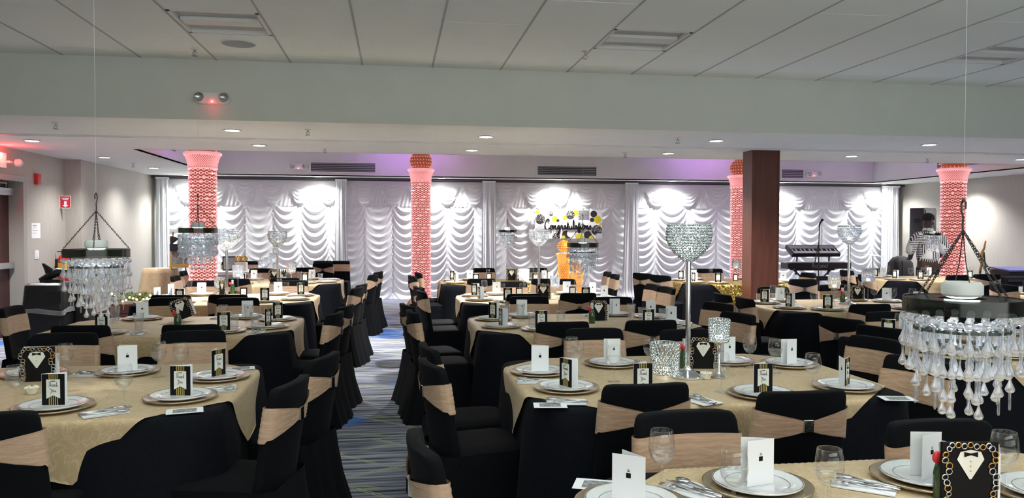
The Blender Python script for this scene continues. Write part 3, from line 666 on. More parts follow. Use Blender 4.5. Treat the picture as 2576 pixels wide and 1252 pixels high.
LET = {'C': ([[(1.0, 1.75), (0.95, 2.15), (0.6, 2.3), (0.2, 1.7), (0.05, 0.8), (0.3, 0.05), (0.75, 0.05), (1.05, 0.4)]], 1.1),
       'o': ([[(0.0, 0.3), (0.2, 0.85), (0.45, 1.0), (0.18, 0.85), (0.05, 0.45), (0.22, 0.03), (0.5, 0.1), (0.62, 0.55), (0.45, 1.0), (0.75, 0.85)]], 0.78),
       'n': ([[(0.0, 0.6), (0.1, 1.0), (0.12, 0.4), (0.1, 0.0), (0.2, 0.6), (0.4, 0.98), (0.5, 0.75), (0.5, 0.25), (0.6, 0.0), (0.78, 0.3)]], 0.75),
       'g': ([[(0.55, 0.9), (0.3, 1.0), (0.06, 0.5), (0.2, 0.03), (0.45, 0.35), (0.57, 0.95), (0.55, 0.0), (0.48, -0.9), (0.22, -1.15), (0.12, -0.85), (0.45, -0.3), (0.8, 0.25)]], 0.76),
       'r': ([[(0.0, 0.3), (0.15, 1.1), (0.2, 0.88), (0.42, 0.95), (0.38, 0.3), (0.48, 0.02), (0.65, 0.3)]], 0.6),
       'a': ([[(0.55, 0.9), (0.3, 1.0), (0.06, 0.5), (0.2, 0.03), (0.45, 0.35), (0.57, 0.95), (0.54, 0.3), (0.64, 0.02), (0.8, 0.28)]], 0.76),
       't': ([[(0.0, 0.25), (0.2, 1.2), (0.24, 1.75), (0.2, 0.9), (0.2, 0.2), (0.32, 0.02), (0.48, 0.28)], [(0.02, 1.15), (0.45, 1.2)]], 0.46),
       'u': ([[(0.0, 0.4), (0.1, 0.98), (0.1, 0.3), (0.25, 0.02), (0.45, 0.3), (0.53, 0.98), (0.52, 0.25), (0.62, 0.02), (0.78, 0.28)]], 0.75),
       'l': ([[(0.0, 0.2), (0.28, 1.3), (0.32, 2.0), (0.2, 2.1), (0.14, 1.4), (0.16, 0.3), (0.28, 0.02), (0.46, 0.28)]], 0.44),
       'i': ([[(0.0, 0.3), (0.13, 0.98), (0.13, 0.25), (0.25, 0.02), (0.4, 0.28)], [(0.13, 1.4), (0.15, 1.48)]], 0.4),
       's': ([[(0.0, 0.25), (0.28, 1.05), (0.36, 0.75), (0.46, 0.35), (0.32, 0.03), (0.08, 0.08), (0.02, 0.2)]], 0.5),
       'T': ([[(0.0, 1.8), (0.9, 1.9)], [(0.5, 1.85), (0.42, 0.8), (0.25, 0.05), (0.05, 0.2)]], 0.7), 'h': ([[(0.0, 0.2), (0.25, 1.6), (0.18, 1.9), (0.1, 1.0), (0.08, 0), (0.25, 0.85), (0.42, 0.8), (0.45, 0.05), (0.6, 0.25)]], 0.6),
       'k': ([[(0.0, 0.2), (0.25, 1.6), (0.18, 1.9), (0.1, 1.0), (0.08, 0), (0.15, 0.5), (0.45, 0.9), (0.2, 0.5), (0.5, 0.0), (0.65, 0.25)]], 0.6),
       'Y': ([[(0.0, 1.7), (0.2, 1.0), (0.5, 1.1), (0.75, 1.8), (0.6, 0.5), (0.3, -0.6), (0.05, -0.4), (0.6, 0.2)]], 0.75)}
def as_mesh(cu):
    tmp = bpy.data.objects.new('lettering', cu); COL.objects.link(tmp)
    dg = bpy.context.evaluated_depsgraph_get(); dg.update()
    me = bpy.data.meshes.new_from_object(tmp.evaluated_get(dg)); me.name = 'lettering'
    bpy.data.objects.remove(tmp); return me
def stroke_text(word, h, thick, res=4, mat='print_black'):
    cu = bpy.data.curves.new('lettering', 'CURVE'); cu.dimensions = '3D'; cu.bevel_depth = thick; cu.bevel_resolution = 0
    x = 0.0
    for ch in word:
        if ch == ' ': x += 0.5; continue
        strokes, adv = LET[ch]
        for s in strokes:
            sp_ = cu.splines.new('NURBS'); sp_.points.add(len(s) - 1); sp_.order_u = min(3, len(s)); sp_.use_endpoint_u = True; sp_.resolution_u = res
            for k, (a, b_) in enumerate(s): sp_.points[k].co = ((x + a) * h, 0, b_ * h, 1)
        x += adv
    cu.materials.append(MATS[mat])
    return as_mesh(cu), x * h
cu, tw = stroke_text('Congratulations', 1.0, 0.01); cu, tw2 = stroke_text('Congratulations', 610 * q / tw, 0.0125)
link('lettering', cu, bn, (125 * q, -0.016, BH - 252 * q))

# ------------------------------------------------------------------ tables: black floor cloth plus diamond overlay
TW, TD, TZ, TR = 1.86, 1.34, 0.75, 0.16
def cloth_mesh(w, d, mat, r=TR):
    base = rrect(w, d, r, 6, 8); n = len(base); rings = []
    for k in (0.0, 0.5, 0.9): rings.append([(x * k, y * k, TZ) for x, y in base] if k else [(0, 0, TZ)] * n)
    for z, off, wv in ((TZ, -0.03, 0), (TZ - 0.004, -0.008, 0), (TZ - 0.02, 0.004, 0), (0.66, 0.012, 0.10), (0.5, 0.025, 0.35), (0.25, 0.045, 0.7), (0.012, 0.07, 1.0)):
        row = []
        for i, (x, y) in enumerate(base):
            nx_, ny_ = base[(i + 1) % n][1] - base[i - 1][1], -(base[(i + 1) % n][0] - base[i - 1][0]); l = math.hypot(nx_, ny_) or 1
            f = off + wv * (0.030 * math.sin(i * 0.95) + 0.014 * math.sin(i * 2.3 + 1))
            row.append((x + nx_ / l * f, y + ny_ / l * f, z))
        rings.append(row)
    return MB().loops(rings).mesh('tablecloth', mat, True)
def overlay_mesh(w, d, mat, half=1.33, low=0.50, r=TR, straight=False, seed=0):
    n = 110; hw, hd = w / 2, d / 2; vs = []; fs = []; rnd = random.Random(seed)
    ph = rnd.uniform(0, 6)
    for j in range(n + 1):
        for i in range(n + 1):
            a, b_ = i / n - 0.5, j / n - 0.5
            if straight: x, y = a * half * 2, b_ * half * 2
            else: x, y = (a - b_) * half, (a + b_) * half
            cx_, cy_ = max(-hw + r, min(hw - r, x)), max(-hd + r, min(hd - r, y))
            dx, dy = x - cx_, y - cy_; l = math.hypot(dx, dy)
            z = TZ + 0.004
            if l > r:
                e = l - r; q_ = min(e, 0.05) / 0.05
                out = 0.018 * q_ * (2 - q_) + 0.035 * min(max(e - 0.05, 0), 0.4)
                bx_, by_ = cx_ + dx / l * r, cy_ + dy / l * r
                s = bx_ * 9 + by_ * 9
                out += 0.020 * math.sin(s + ph) * min(1, e / 0.25) ** 1.5
                ed = e - 0.018 * (1 - (1 - q_) ** 2) if e > 0 else 0
                ed = min(ed, TZ - low + (0.02 * math.sin(s * 2)))
                x, y, z = bx_ + dx / l * out, by_ + dy / l * out, TZ + 0.004 - ed
            elif l > r - 0.03: z = TZ + 0.003
            vs.append((x, y, z))
    for j in range(n):
        for i in range(n):
            q_ = j * (n + 1) + i; fs.append((q_, q_ + 1, q_ + n + 2, q_ + n + 1))
    return MB().add(vs, fs).mesh('overlay', mat, True)
CLOTH = cloth_mesh(TW, TD, 'black_cloth')
OVER = [overlay_mesh(TW, TD, 'gold_damask', 1.33, 0.5, seed=k) for k in range(3)]
SEQ = overlay_mesh(TW, TD, 'gold_sequin', 1.30, 0.2, seed=5)
TABLES = {
    'L1': (-1.70, 4.08, 'front table left of aisle'), 'L2': (-1.75, 6.63, 'second table left of aisle'),
    'L3': (-1.85, 9.12, 'third table left of aisle'), 'L4': (-1.75, 11.97, 'fourth table left of aisle'),
    'R0': (1.55, 1.76, 'front table right of aisle'), 'R1': (1.56, 3.98, 'second table right of aisle'),
    'R2': (1.58, 6.42, 'third table right of aisle'), 'R3': (1.66, 8.8, 'fourth table right of aisle'),
    'R4': (1.60, 11.58, 'gold sequin table under the banner'), 'R5': (5.20, 11.3, 'gold sequin table behind brown pillar'),
    'Q1': (4.70, 7.54, 'table right of brown pillar'), 'Q3': (4.25, 4.78, 'table behind the big chandelier'),
    'Q2': (8.75, 11.6, 'table before the standing man'), 'Q4': (8.62, 8.3, 'table at the right edge')}
TOPZ = TZ + 0.006
for k, (cx_, cy_, ph) in TABLES.items():
    t = thing('banquet_table', 'black skirted banquet table, ' + ph, 'table', (cx_, cy_, 0), 0, 'banquet tables')
    link('tablecloth', CLOTH, t)
    obj('tabletop', MB().box(-TW / 2 + 0.06, -TD / 2 + 0.06, 0.70, TW / 2 - 0.06, TD / 2 - 0.06, 0.74), 'black_matte', t)
    for sx in (-1, 1):
        for sy in (-1, 1): obj('leg', MB().tube([(sx * 0.75, sy * 0.5, 0), (sx * 0.75, sy * 0.5, 0.70)], 0.015), 'grey_metal', t)
    seq = k in ('R4', 'R5')
    o = link('table_overlay', SEQ if seq else OVER[hash(k) % 3 if False else (ord(k[0]) + ord(k[1])) % 3], None, (cx_, cy_, 0))
    tag(o, ('gold sequin square overlay, ' if seq else 'gold damask diamond overlay, ') + ph, 'tablecloth', 'gold table overlays')
t = thing('gift_table', 'white topped grey skirted table by the curtain at left', 'table', (-2.7, 15.2, 0)); link('tablecloth', cloth_mesh(1.7, 0.9, 'grey_cloth'), t)
obj('tabletop_cover', MB().loops([[(x, y, z) for x, y in rrect(1.72, 0.92, 0.16, 6)] for z in (0.70, 0.755)], cap1=True), 'white_cloth', t)

# ------------------------------------------------------------------ chairs in black covers with peach sashes
def chair_meshes():
    def sec(z):
        k = (z - 0.44) / 0.44; yb = -0.20 - 0.065 * k; w = 0.43 - 0.035 * k; return yb, w
    def ring(z, sh=1.0, th=0.05, grow=0.0):
        yb, w = sec(z); out = []
        for x, y in rrect(w * sh + 2 * grow, th * (0.4 + 0.6 * sh) + 2 * grow, th * 0.42, 4, 6):
            out.append((x, yb + y + 0.035 * (x / 0.2) ** 2, z))
        return out
    back = MB().loops([ring(0.40), ring(0.5), ring(0.6), ring(0.7), ring(0.8), ring(0.845, 0.995), ring(0.866, 0.97), ring(0.878, 0.92), ring(0.882, 0.80)], cap0=True, cap1=True).mesh('backrest', 'black_spandex', True)
    seat = MB().loops([[(x * k, y * k + 0.01, z) for x, y in rrect(0.43, 0.43, 0.06, 5, 4)] for z, k in ((0.40, 1.0), (0.445, 1.0), (0.462, 0.96), (0.470, 0.85), (0.474, 0.5), (0.474, 0.01))]).mesh('seat', 'black_spandex', True)
    rings = []
    for z, w, y0, y1, wv in ((0.455, 0.43, -0.235, 0.222, 0), (0.35, 0.432, -0.25, 0.226, 0.2), (0.2, 0.445, -0.275, 0.236, 0.6), (0.05, 0.47, -0.315, 0.25, 1.0), (0.0, 0.48, -0.33, 0.255, 1.1)):
        base = rrect(w, y1 - y0, 0.05, 4, 7); n = len(base)
        rings.append([(x * (1 + wv * 0.035 * math.sin(i * 1.7)), (y + (y0 + y1) / 2) + wv * 0.010 * math.sin(i * 2.1), z) for i, (x, y) in enumerate(base)])
    skirt = MB().loops(rings).mesh('skirt', 'black_spandex', True)
    # sash: flat in front, pinched to the buckle behind
    base = ring(0.745, 1.0, 0.05, 0.006); n = len(base); rows = 13; rr = []
    for j in range(rows + 1):
        v_ = j / rows; row = []
        for i, (x, y, z) in enumerate(base):
            yb, w = sec(0.745); rear = (y - 0.035 * (x / 0.2) ** 2) < yb - 0.012
            a = min(1, abs(x) / (w / 2))
            zt, zb = 0.808, 0.655
            if rear:
                q_ = a ** 0.85; zt = 0.762 + (0.806 - 0.762) * q_; zb = 0.722 + (0.672 - 0.722) * q_
            else: zb = 0.660
            zz = zb + (zt - zb) * v_
            ybz, wz = sec(zz); sc_ = wz / w
            off = (0.0055 if j % 2 else -0.0005) * ((1 - a ** 5) if rear else 0.35) + (0.006 * (1 - a) if rear else 0)
            ny_ = -1 if rear else (1 if y - 0.035 * (x / 0.2) ** 2 > yb + 0.012 else 0)
            row.append((x * sc_ + (0.004 * (1 if x > 0 else -1) if ny_ == 0 else 0), y + (ybz - yb) + ny_ * off, zz))
        rr.append(row)
    sash = MB().loops(rr).mesh('sash', 'peach_sash', True)
    yb, w = sec(0.742)
    buckle = MB()
    for i in range(6):
        for j in range(8): buckle.box(-0.021 + i * 0.007, yb - 0.046, 0.716 + j * 0.0065, -0.0155 + i * 0.007, yb - 0.028, 0.7215 + j * 0.0065)
    buckle.box(-0.022, yb - 0.040, 0.714, 0.022, yb - 0.022, 0.77)
    return (('backrest', back), ('seat', seat), ('skirt', skirt), ('sash', sash), ('buckle', buckle.mesh('buckle', 'bead_silver', False)))
CH = chair_meshes()
def chair(x, y, ang, lab, sc=1.0):
    """x, y: where the top of the back stands; ang: the way the sitter faces, degrees from +Y counter-clockwise."""
    a = math.radians(ang); bx_, by_ = 0.0, -0.255
    ox, oy = x - (bx_ * math.cos(a) - by_ * math.sin(a)), y - (bx_ * math.sin(a) + by_ * math.cos(a))
    t = thing('banquet_chair', lab, 'chair', (ox, oy, 0), a, 'black chairs with peach sashes')
    for n_, me in CH: link(n_, me, t)
    return t
# per table: side -> list of back positions; default places follow the table, measured ones override
def P(px, py): v_ = at_z(px, py, 0.88); return (v_.x, v_.y)
SEATS = {
    'L1': {'near': [(-1.50, 3.02)], 'far': [P(167, 838), P(489, 832)], 'aisle': [(-0.44, 3.46), (-0.36, 4.14)]},
    'L2': {'near': [P(198, 819), P(477, 817)], 'far': [P(430, 749), P(601, 749)], 'aisle': [(-0.46, 6.25), (-0.42, 6.8)], 'wall': [P(22, 772)]},
    'L3': {'near': [P(428, 742), P(572, 741)], 'far': [P(512, 706), P(737, 705)], 'aisle': [(-0.42, 8.95), (-0.39, 9.45)]},
    'L4': {'near': [P(590, 701), P(716, 699)], 'far': [P(658, 675), P(761, 673)], 'aisle': [(-0.31, 11.5), (-0.25, 12.2)], 'wall': [P(437, 694), P(458, 682)]},
    'R0': {'far': [P(1718, 1035), P(2352, 1058)], 'aisle': [(0.07, 2.42)]},
    'R1': {'near': [P(1630, 967), P(2026, 985)], 'far': [P(1493, 826), P(1727, 829)], 'aisle': [(0.16, 3.85), (0.17, 4.4)], 'wall': [(2.98, 4.36), (2.72, 3.62)]},
    'R2': {'near': [P(1418, 810), P(1641, 806)], 'far': [P(1330, 745), P(1540, 747)], 'aisle': [(0.12, 6.3), (0.08, 6.85)], 'wall': [P(1862, 788), P(1812, 762)]},
    'R3': {'near': [P(1322, 739), P(1456, 737)], 'far': [P(1287, 708), P(1412, 702)], 'aisle': [(0.26, 8.4), (0.24, 9.0)], 'wall': [P(1647, 715), P(1684, 722)]},
    'R4': {'near': [P(1212, 701), P(1373, 701)], 'far': [P(1216, 674), P(1349, 674)], 'aisle': [(0.22, 11.1), (0.33, 11.9)], 'wall': [P(1531, 684), P(1551, 690)]},
    'R5': {'near': [P(2022, 702)], 'far': [P(1757, 676), P(1789, 676)], 'wall': [(6.45, 11.2)], 'aisle': [P(1614, 687), P(1658, 692)]},
    'Q1': {'near': [P(2193, 765), P(2330, 765)], 'far': [P(1942, 721), P(2092, 716)], 'aisle': [P(1812, 739), P(1868, 749)]},
    'Q3': {'aisle': [P(2112, 800), P(2212, 822)], 'far': [(4.0, 5.75)]},
    'Q2': {'near': [P(2412, 692), (9.1, 10.6)], 'aisle': [P(2175, 691), (7.5, 11.9)], 'far': [(8.4, 12.5)]},
    'Q4': {'aisle': [P(2520, 715)]}}
FACE = {'near': 0, 'far': 180, 'aisle_L': 90, 'aisle_R': -90, 'wall_L': -90, 'wall_R': 90}
SIDE_LAB = {'near': 'near side', 'far': 'far side', 'aisle': 'aisle side', 'wall': 'outer side'}
for k, sides in SEATS.items():
    cx_, cy_, ph = TABLES[k]
    for side, pos in sides.items():
        for i, (x, y) in enumerate(pos):
            key = side if side in ('near', 'far') else side + ('_L' if k[0] == 'L' else '_R')
            ang = FACE[key] + random.uniform(-5, 5)
            if k[0] == 'L' and side == 'aisle': ang = 76 + random.uniform(-3, 3)
            if k[0] == 'R' and side == 'aisle' and k != 'R5': ang = -80 + random.uniform(-3, 3)
            if k in ('R2', 'R1') and side == 'wall': ang = 106
            if k == 'Q3' and side == 'aisle': ang = -70
            if k in ('R5',) and side == 'aisle': ang = -60
            which = ('left' if i == 0 else 'right') if side in ('near', 'far') else ('nearer' if y == min(q[1] for q in pos) else 'farther')
            if len(pos) == 1: which = 'single'
            chair(x, y, ang, 'black covered chair with peach sash, %s at %s, %s' % (which, SIDE_LAB[side], ph))
for px, py, ang, lab in ((865, 651, 175, 'black chair with peach band standing by the white drape'), (824, 651, 178, 'black chair with only its top showing before the curtain'), (812, 661, 0, 'black chair seen from behind, beyond the fourth table'), (632, 655, 180, 'black chair with peach band behind the gift table'), (592, 655, 180, 'black chair behind the gift table, under the dark picture')):
    v_ = at_z(px, py, 0.88); chair(v_.x, min(v_.y, 16.6), ang, lab)

# ------------------------------------------------------------------ table settings
CHARGER = MB().lathe([(0, 0.004), (0.10, 0.004), (0.115, 0.006), (0.160, 0.016), (0.166, 0.016), (0.164, 0.010), (0.12, 0.0), (0, 0.0)], 40).mesh('charger_plate', 'charger_gold', True)
PLATE = MB().lathe([(0, 0.008), (0.085, 0.008), (0.095, 0.012), (0.132, 0.020), (0.136, 0.020), (0.134, 0.015), (0.09, 0.002), (0.0, 0.002)], 40).mesh('plate_body', 'porcelain', True)
RIMS = MB().torus((0, 0, 0.0202), 0.133, 0.0016, 40, 4).torus((0, 0, 0.0125), 0.096, 0.0012, 40, 4).mesh('rim_band', 'silver_rim', True)
def card_meshes():
    H_, W_ = 0.14, 0.098; out = []
    def leaf(ang): return Matrix.Rotation(ang, 4, 'Z')
    A = leaf(-0.10); B = leaf(0.42)
    fl = MB().box(0, -0.0006, 0, W_, 0.0006, H_, A); bl_ = MB().box(0, -0.0006, 0, W_, 0.0006, H_, B)
    fl.v = [(x - W_ / 2, y, z) for x, y, z in fl.v]; bl_.v = [(x - W_ / 2, y, z) for x, y, z in bl_.v]
    out.append(('back_leaf', bl_.mesh('back_leaf', 'paper', False)))
    def on(mb, M): mb.v = [tuple((M @ Vector(p)) - Vector((W_ / 2, 0, 0))) for p in mb.v]; return mb
    out.append(('front_leaf', fl.mesh('front_leaf', 'paper', False)))
    out.append(('black_cover', on(MB().box(0.001, -0.0012, 0.001, W_ - 0.001, -0.0007, H_ - 0.001), A).mesh('black_cover', 'print_black', False)))
    g = MB()
    for i in range(5): g.box(0.030 + i * 0.0085, -0.0018, 0.001, 0.0345 + i * 0.0085, -0.0012, H_ - 0.001)
    out.append(('gold_stripes', on(g, A).mesh('gold_stripes', 'print_gold', False)))
    bnr = [(0.020, -0.0024, 0.115), (0.020, -0.0024, 0.030), (0.049, -0.0024, 0.045), (0.078, -0.0024, 0.030), (0.078, -0.0024, 0.115)]
    out.append(('banner_tag', on(MB().add(bnr, [(0, 1, 2, 3, 4)]), A).mesh('banner_tag', 'paper_cream', False)))
    out.append(('slot_mark', on(MB().box(0.040, -0.003, 0.106, 0.058, -0.0024, 0.109), A).mesh('slot_mark', 'print_black', False)))
    out.append(('emblem', on(MB().box(0.042, 0.0006, 0.075, 0.056, 0.0012, 0.089).box(0.045, 0.0006, 0.093, 0.053, 0.0012, 0.0945).box(0.046, 0.0006, 0.097, 0.052, 0.0012, 0.099), B).mesh('emblem', 'print_black', False)))
    return out, A, W_
CARD, CA, CW = card_meshes()
c1, w1 = stroke_text('Thank', 0.012, 0.0006, 2)
c2, w2 = stroke_text('You', 0.011, 0.0006, 2)
def settle(name, lab, cat, group, parts, loc, rz, rot=None):
    t = thing(name, lab, cat, loc, rz, group, rot)
    return t, [(stuff(link(n_, me, t)) if n_.endswith('scrolls') else link(n_, me, t)) for n_, me in parts]
def card(x, y, z, ang, lab, text=True):
    t, ps = settle('thank_you_card', lab, 'card', 'standing thank you cards', CARD, (x, y, z), math.radians(ang))
    if text:
        rzl = -0.10
        for cu_, w_, zz in ((c1, w1, 0.082), (c2, w2, 0.058)):
            v_ = CA @ Vector((0.049 - w_ / 2, -0.0032, zz)); link('lettering', cu_, t, (v_.x - CW / 2, v_.y, v_.z), (0, 0, rzl))
GOB = [('bowl', MB().lathe([(0.004, 0.085), (0.020, 0.090), (0.034, 0.108), (0.040, 0.132), (0.038, 0.160), (0.033, 0.190), (0.0322, 0.1905), (0.0322, 0.188)], 28).mesh('bowl', 'thin_glass', True)),
       ('stem', MB().lathe([(0.012, 0.006), (0.005, 0.015), (0.004, 0.05), (0.0065, 0.075), (0.004, 0.086)], 12).mesh('stem', 'thin_glass', True)),
       ('foot', MB().lathe([(0.0, 0.001), (0.034, 0.001), (0.034, 0.003), (0.012, 0.007), (0, 0.008)], 24).mesh('foot', 'thin_glass', True))]
TUM = [('cup', MB().lathe([(0.0, 0.004), (0.026, 0.0), (0.028, 0.004), (0.036, 0.09), (0.041, 0.135), (0.039, 0.135), (0.034, 0.09), (0.025, 0.012), (0, 0.012)], 16).mesh('cup', 'cut_glass', False))]
FLU = [('bowl', MB().lathe([(0.003, 0.075), (0.016, 0.09), (0.024, 0.13), (0.030, 0.20), (0.0292, 0.2005), (0.0292, 0.198)], 24).mesh('bowl', 'thin_glass', True)),
       ('stem', MB().lathe([(0.010, 0.006), (0.004, 0.015), (0.004, 0.078)], 10).mesh('stem', 'thin_glass', True)), ('foot', MB().lathe([(0.0, 0.001), (0.031, 0.001), (0.010, 0.006), (0, 0.007)], 20).mesh('foot', 'thin_glass', True))]
WATER = MB().lathe([(0.0, 0.094), (0.018, 0.096), (0.032, 0.112), (0.037, 0.132), (0, 0.132)], 20).mesh('water', 'thin_glass', True)
FORK = MB().tube([(0, -0.09, 0.004), (0, -0.02, 0.003), (0, 0.04, 0.007)], [0.004, 0.0025, 0.003], 6).box(-0.011, 0.04, 0.005, 0.011, 0.058, 0.008)
for i in range(4): FORK.box(-0.011 + i * 0.0063, 0.058, 0.005, -0.008 + i * 0.0063, 0.095, 0.007)
FORK = FORK.mesh('fork', 'steel', True)
KNIFE = MB().tube([(0, -0.10, 0.004), (0, 0.0, 0.004)], [0.006, 0.004], 6).add([(-0.004, 0, 0.004), (0.008, 0.0, 0.004), (0.009, 0.07, 0.004), (0.0, 0.11, 0.004), (-0.004, 0.1, 0.004)], [(0, 1, 2, 3, 4)]).box(-0.004, 0, 0.0035, 0.008, 0.085, 0.006).mesh('knife', 'steel', True)
SPOON = MB().tube([(0, -0.09, 0.004), (0, -0.02, 0.003), (0, 0.04, 0.006)], [0.004, 0.0025, 0.003], 6).ico((0, 0.065, 0.006), 0.028, 1, (0.7, 1.0, 0.18)).mesh('spoon', 'steel', True)
NAPKIN = MB().box(-0.06, -0.09, 0, 0.06, 0.09, 0.003).add([(-0.06, -0.09, 0.0035), (0.06, -0.09, 0.0035), (0.06, 0.09, 0.0055)], [(0, 1, 2)]).mesh('napkin', 'napkin', False)
def cutlery(x, y, ang, where):
    a = math.radians(ang); c_, s_ = math.cos(a), math.sin(a)
    o = link('napkin', NAPKIN, None, (x, y, TOPZ), (0, 0, a)); tag(o, 'white paper napkin under cutlery, ' + where, 'napkin', 'napkins')
    for me, nm, dx, tw_ in ((FORK, 'fork', -0.03, 0.1), (KNIFE, 'knife', 0.0, -0.05), (SPOON, 'spoon', 0.028, -0.15)):
        o = link(nm, me, None, (x + dx * c_, y + dx * s_, TOPZ + 0.005), (0, 0, a + tw_)); tag(o, 'steel %s on a napkin, %s' % (nm, where), nm, 'cutlery')
DRINK = {'L1': 'G', 'L2': 'T', 'L3': 'F', 'L4': 'T', 'R0': 'G', 'R1': 'G', 'R2': 'T', 'R3': 'G', 'R4': 'F', 'R5': 'F', 'Q1': 'G', 'Q3': 'G', 'Q2': 'G', 'Q4': 'G'}
def drink(kind, x, y, where, water=False):
    nm, cat, parts, lab = {'G': ('wine_goblet', 'glass', GOB, 'clear stemmed goblet, '), 'T': ('cut_glass_tumbler', 'glass', TUM, 'cut glass flared tumbler, '), 'F': ('champagne_flute', 'glass', FLU, 'slim clear flute glass, ')}[kind]
    t, ps = settle(nm, lab + where, cat, 'drinking glasses', parts, (x, y, TOPZ), random.uniform(0, 6))
    if water: link('water', WATER, t)
def pz(px, py, z=TOPZ + 0.015): v_ = at_z(px, py, z); return (v_.x, v_.y)
# measured settings: (plate point, card turn in degrees, glass point or None, cutlery (point, turn) or None); card turn 0 shows the black cover to the camera
SET = {
    'L1': [('near left', pz(136, 1018), 3, pz(40, 1018), None), ('near right', pz(455, 994), -4, pz(312, 1016), (pz(262, 1030), -60)), ('aisle nearer', pz(548, 944), 62, pz(455, 945), (pz(545, 972), -85)),
           ('far right', pz(322, 931), 180, pz(400, 941), (pz(228, 935), 80)), ('far left', pz(85, 936), 190, pz(165, 948), None)],
    'R1': [('aisle farther', pz(1358, 931), 160, pz(1452, 941), (pz(1345, 952), 80)), ('aisle nearer', pz(1425, 971), -58, pz(1545, 952), (pz(1425, 1003), 80)), ('far left', pz(1540, 911), 180, pz(1438, 925), (pz(1600, 910), 10)), ('near left', pz(1616, 985), 8, pz(1636, 928), (pz(1762, 1000), 20)),
           ('near right', pz(1918, 986), 6, pz(1815, 977), None), ('outer nearer', pz(2128, 968), 50, pz(2044, 978), None), ('outer farther', pz(1985, 912), 185, pz(1950, 930), None), ('far right', pz(1830, 905), 180, pz(1886, 918), None)],
    'R0': [('far left', pz(1905, 1214), 168, pz(1664, 1225), (pz(1745, 1222), 35)), ('far right', pz(2330, 1196), 176, pz(2085, 1285), (pz(2175, 1210), 50)), ('aisle farther', pz(1590, 1262), 120, pz(1845, 1285), None), ('outer farther', pz(2640, 1230), 200, pz(2525, 1230), None)]}
def default_set(k, has):
    cx_, cy_, ph = TABLES[k]; L = []
    sg = 1 if k[0] == 'L' else -1
    for i, s_ in enumerate((-1, 1)):
        lr = ('left', 'right')[i]
        if 'near' in has: L.append(('near ' + lr, (cx_ + s_ * 0.44, cy_ - 0.48), 5 * s_, (cx_ + s_ * 0.44 + 0.2, cy_ - 0.28), ((cx_ + s_ * 0.44 + 0.25, cy_ - 0.5), 5)))
        if 'far' in has: L.append(('far ' + lr, (cx_ + s_ * 0.44, cy_ + 0.47), 180 + 8 * s_, (cx_ + s_ * 0.44 - 0.17, cy_ + 0.3), ((cx_ + s_ * 0.44 - 0.24, cy_ + 0.48), 175)))
    for i, s_ in enumerate((-1, 1)):
        nf = ('nearer', 'farther')[i]
        if 'aisle' in has: L.append(('aisle ' + nf, (cx_ + sg * 0.73, cy_ + s_ * 0.26), sg * (60 - 14 * s_), (cx_ + sg * 0.48, cy_ + s_ * 0.30), None))
        if 'wall' in has: L.append(('outer ' + nf, (cx_ - sg * 0.73, cy_ + s_ * 0.26), -sg * 110, (cx_ - sg * 0.50, cy_ + s_ * 0.16), None))
    return L
for k in TABLES:
    ph = TABLES[k][2]
    L = SET.get(k) or default_set(k, {'L2': ('near', 'far', 'aisle'), 'L3': ('near', 'far', 'aisle', 'wall'), 'L4': ('near', 'far', 'aisle'), 'R2': ('near', 'far', 'aisle', 'wall'), 'R3': ('near', 'far', 'aisle', 'wall'), 'R4': ('near', 'far', 'aisle', 'wall'), 'R5': ('near', 'far', 'aisle', 'wall'), 'Q1': ('near', 'far', 'aisle', 'wall'), 'Q3': ('near', 'far', 'aisle', 'wall'), 'Q2': ('near', 'far', 'aisle'), 'Q4': ('aisle', 'far')}[k])
    for (nm, (x, y), turn, gl, cu_) in L:
        where = nm + ' place, ' + ph
        o = link('charger_plate', CHARGER, None, (x, y, TOPZ)); tag(o, 'gold rimmed charger plate, ' + where, 'plate', 'charger plates')
        t, ps = settle('dinner_plate', 'white plate with silver bands, ' + where, 'plate', 'white dinner plates', [('plate_body', PLATE), ('rim_band', RIMS)], (x, y, TOPZ + 0.006), 0)
        if not (k in ('L4',) and nm.startswith('aisle')) and not (k == 'L3' and nm == 'aisle nearer'):
            card(x, y + 0.0, TOPZ + 0.0145, turn, 'folded black and white thank you card, ' + where, k in ('L1', 'R1', 'R0', 'L2', 'R2', 'Q1', 'R3', 'L3'))
        if gl: drink(DRINK[k], gl[0], gl[1], where, k in ('L1', 'R1', 'R0'))
        if cu_ and k in ('L1', 'R1', 'R0', 'L2', 'R2', 'Q1'): cutlery(cu_[0][0], cu_[0][1], cu_[1], where)

# loose photo cards lying on the black corners
PC = [('sheet', MB().box(-0.075, -0.05, 0, 0.075, 0.05, 0.0012).mesh('sheet', 'paper', False)), ('print', MB().box(-0.048, -0.034, 0.0012, 0.048, 0.034, 0.0017).mesh('print', 'print_grey', False))]
for px, py, ang, lab in ((465, 1034, 14, 'photo print lying at the front corner of the left table'), (1384, 1020, -8, 'photo print lying at the black corner below the thank you card'), (1505, 1221, -22, 'photo print lying at the bottom table corner'), (2257, 1003, -12, 'photo print lying at the right corner of the second table'), (606, 927, 12, 'photo print lying behind the aisle plate at left')):
    v_ = at_z(px, py, TOPZ); settle('photo_print', lab, 'photo', 'loose photo prints', PC, (v_.x, v_.y, TOPZ + 0.002), math.radians(ang))

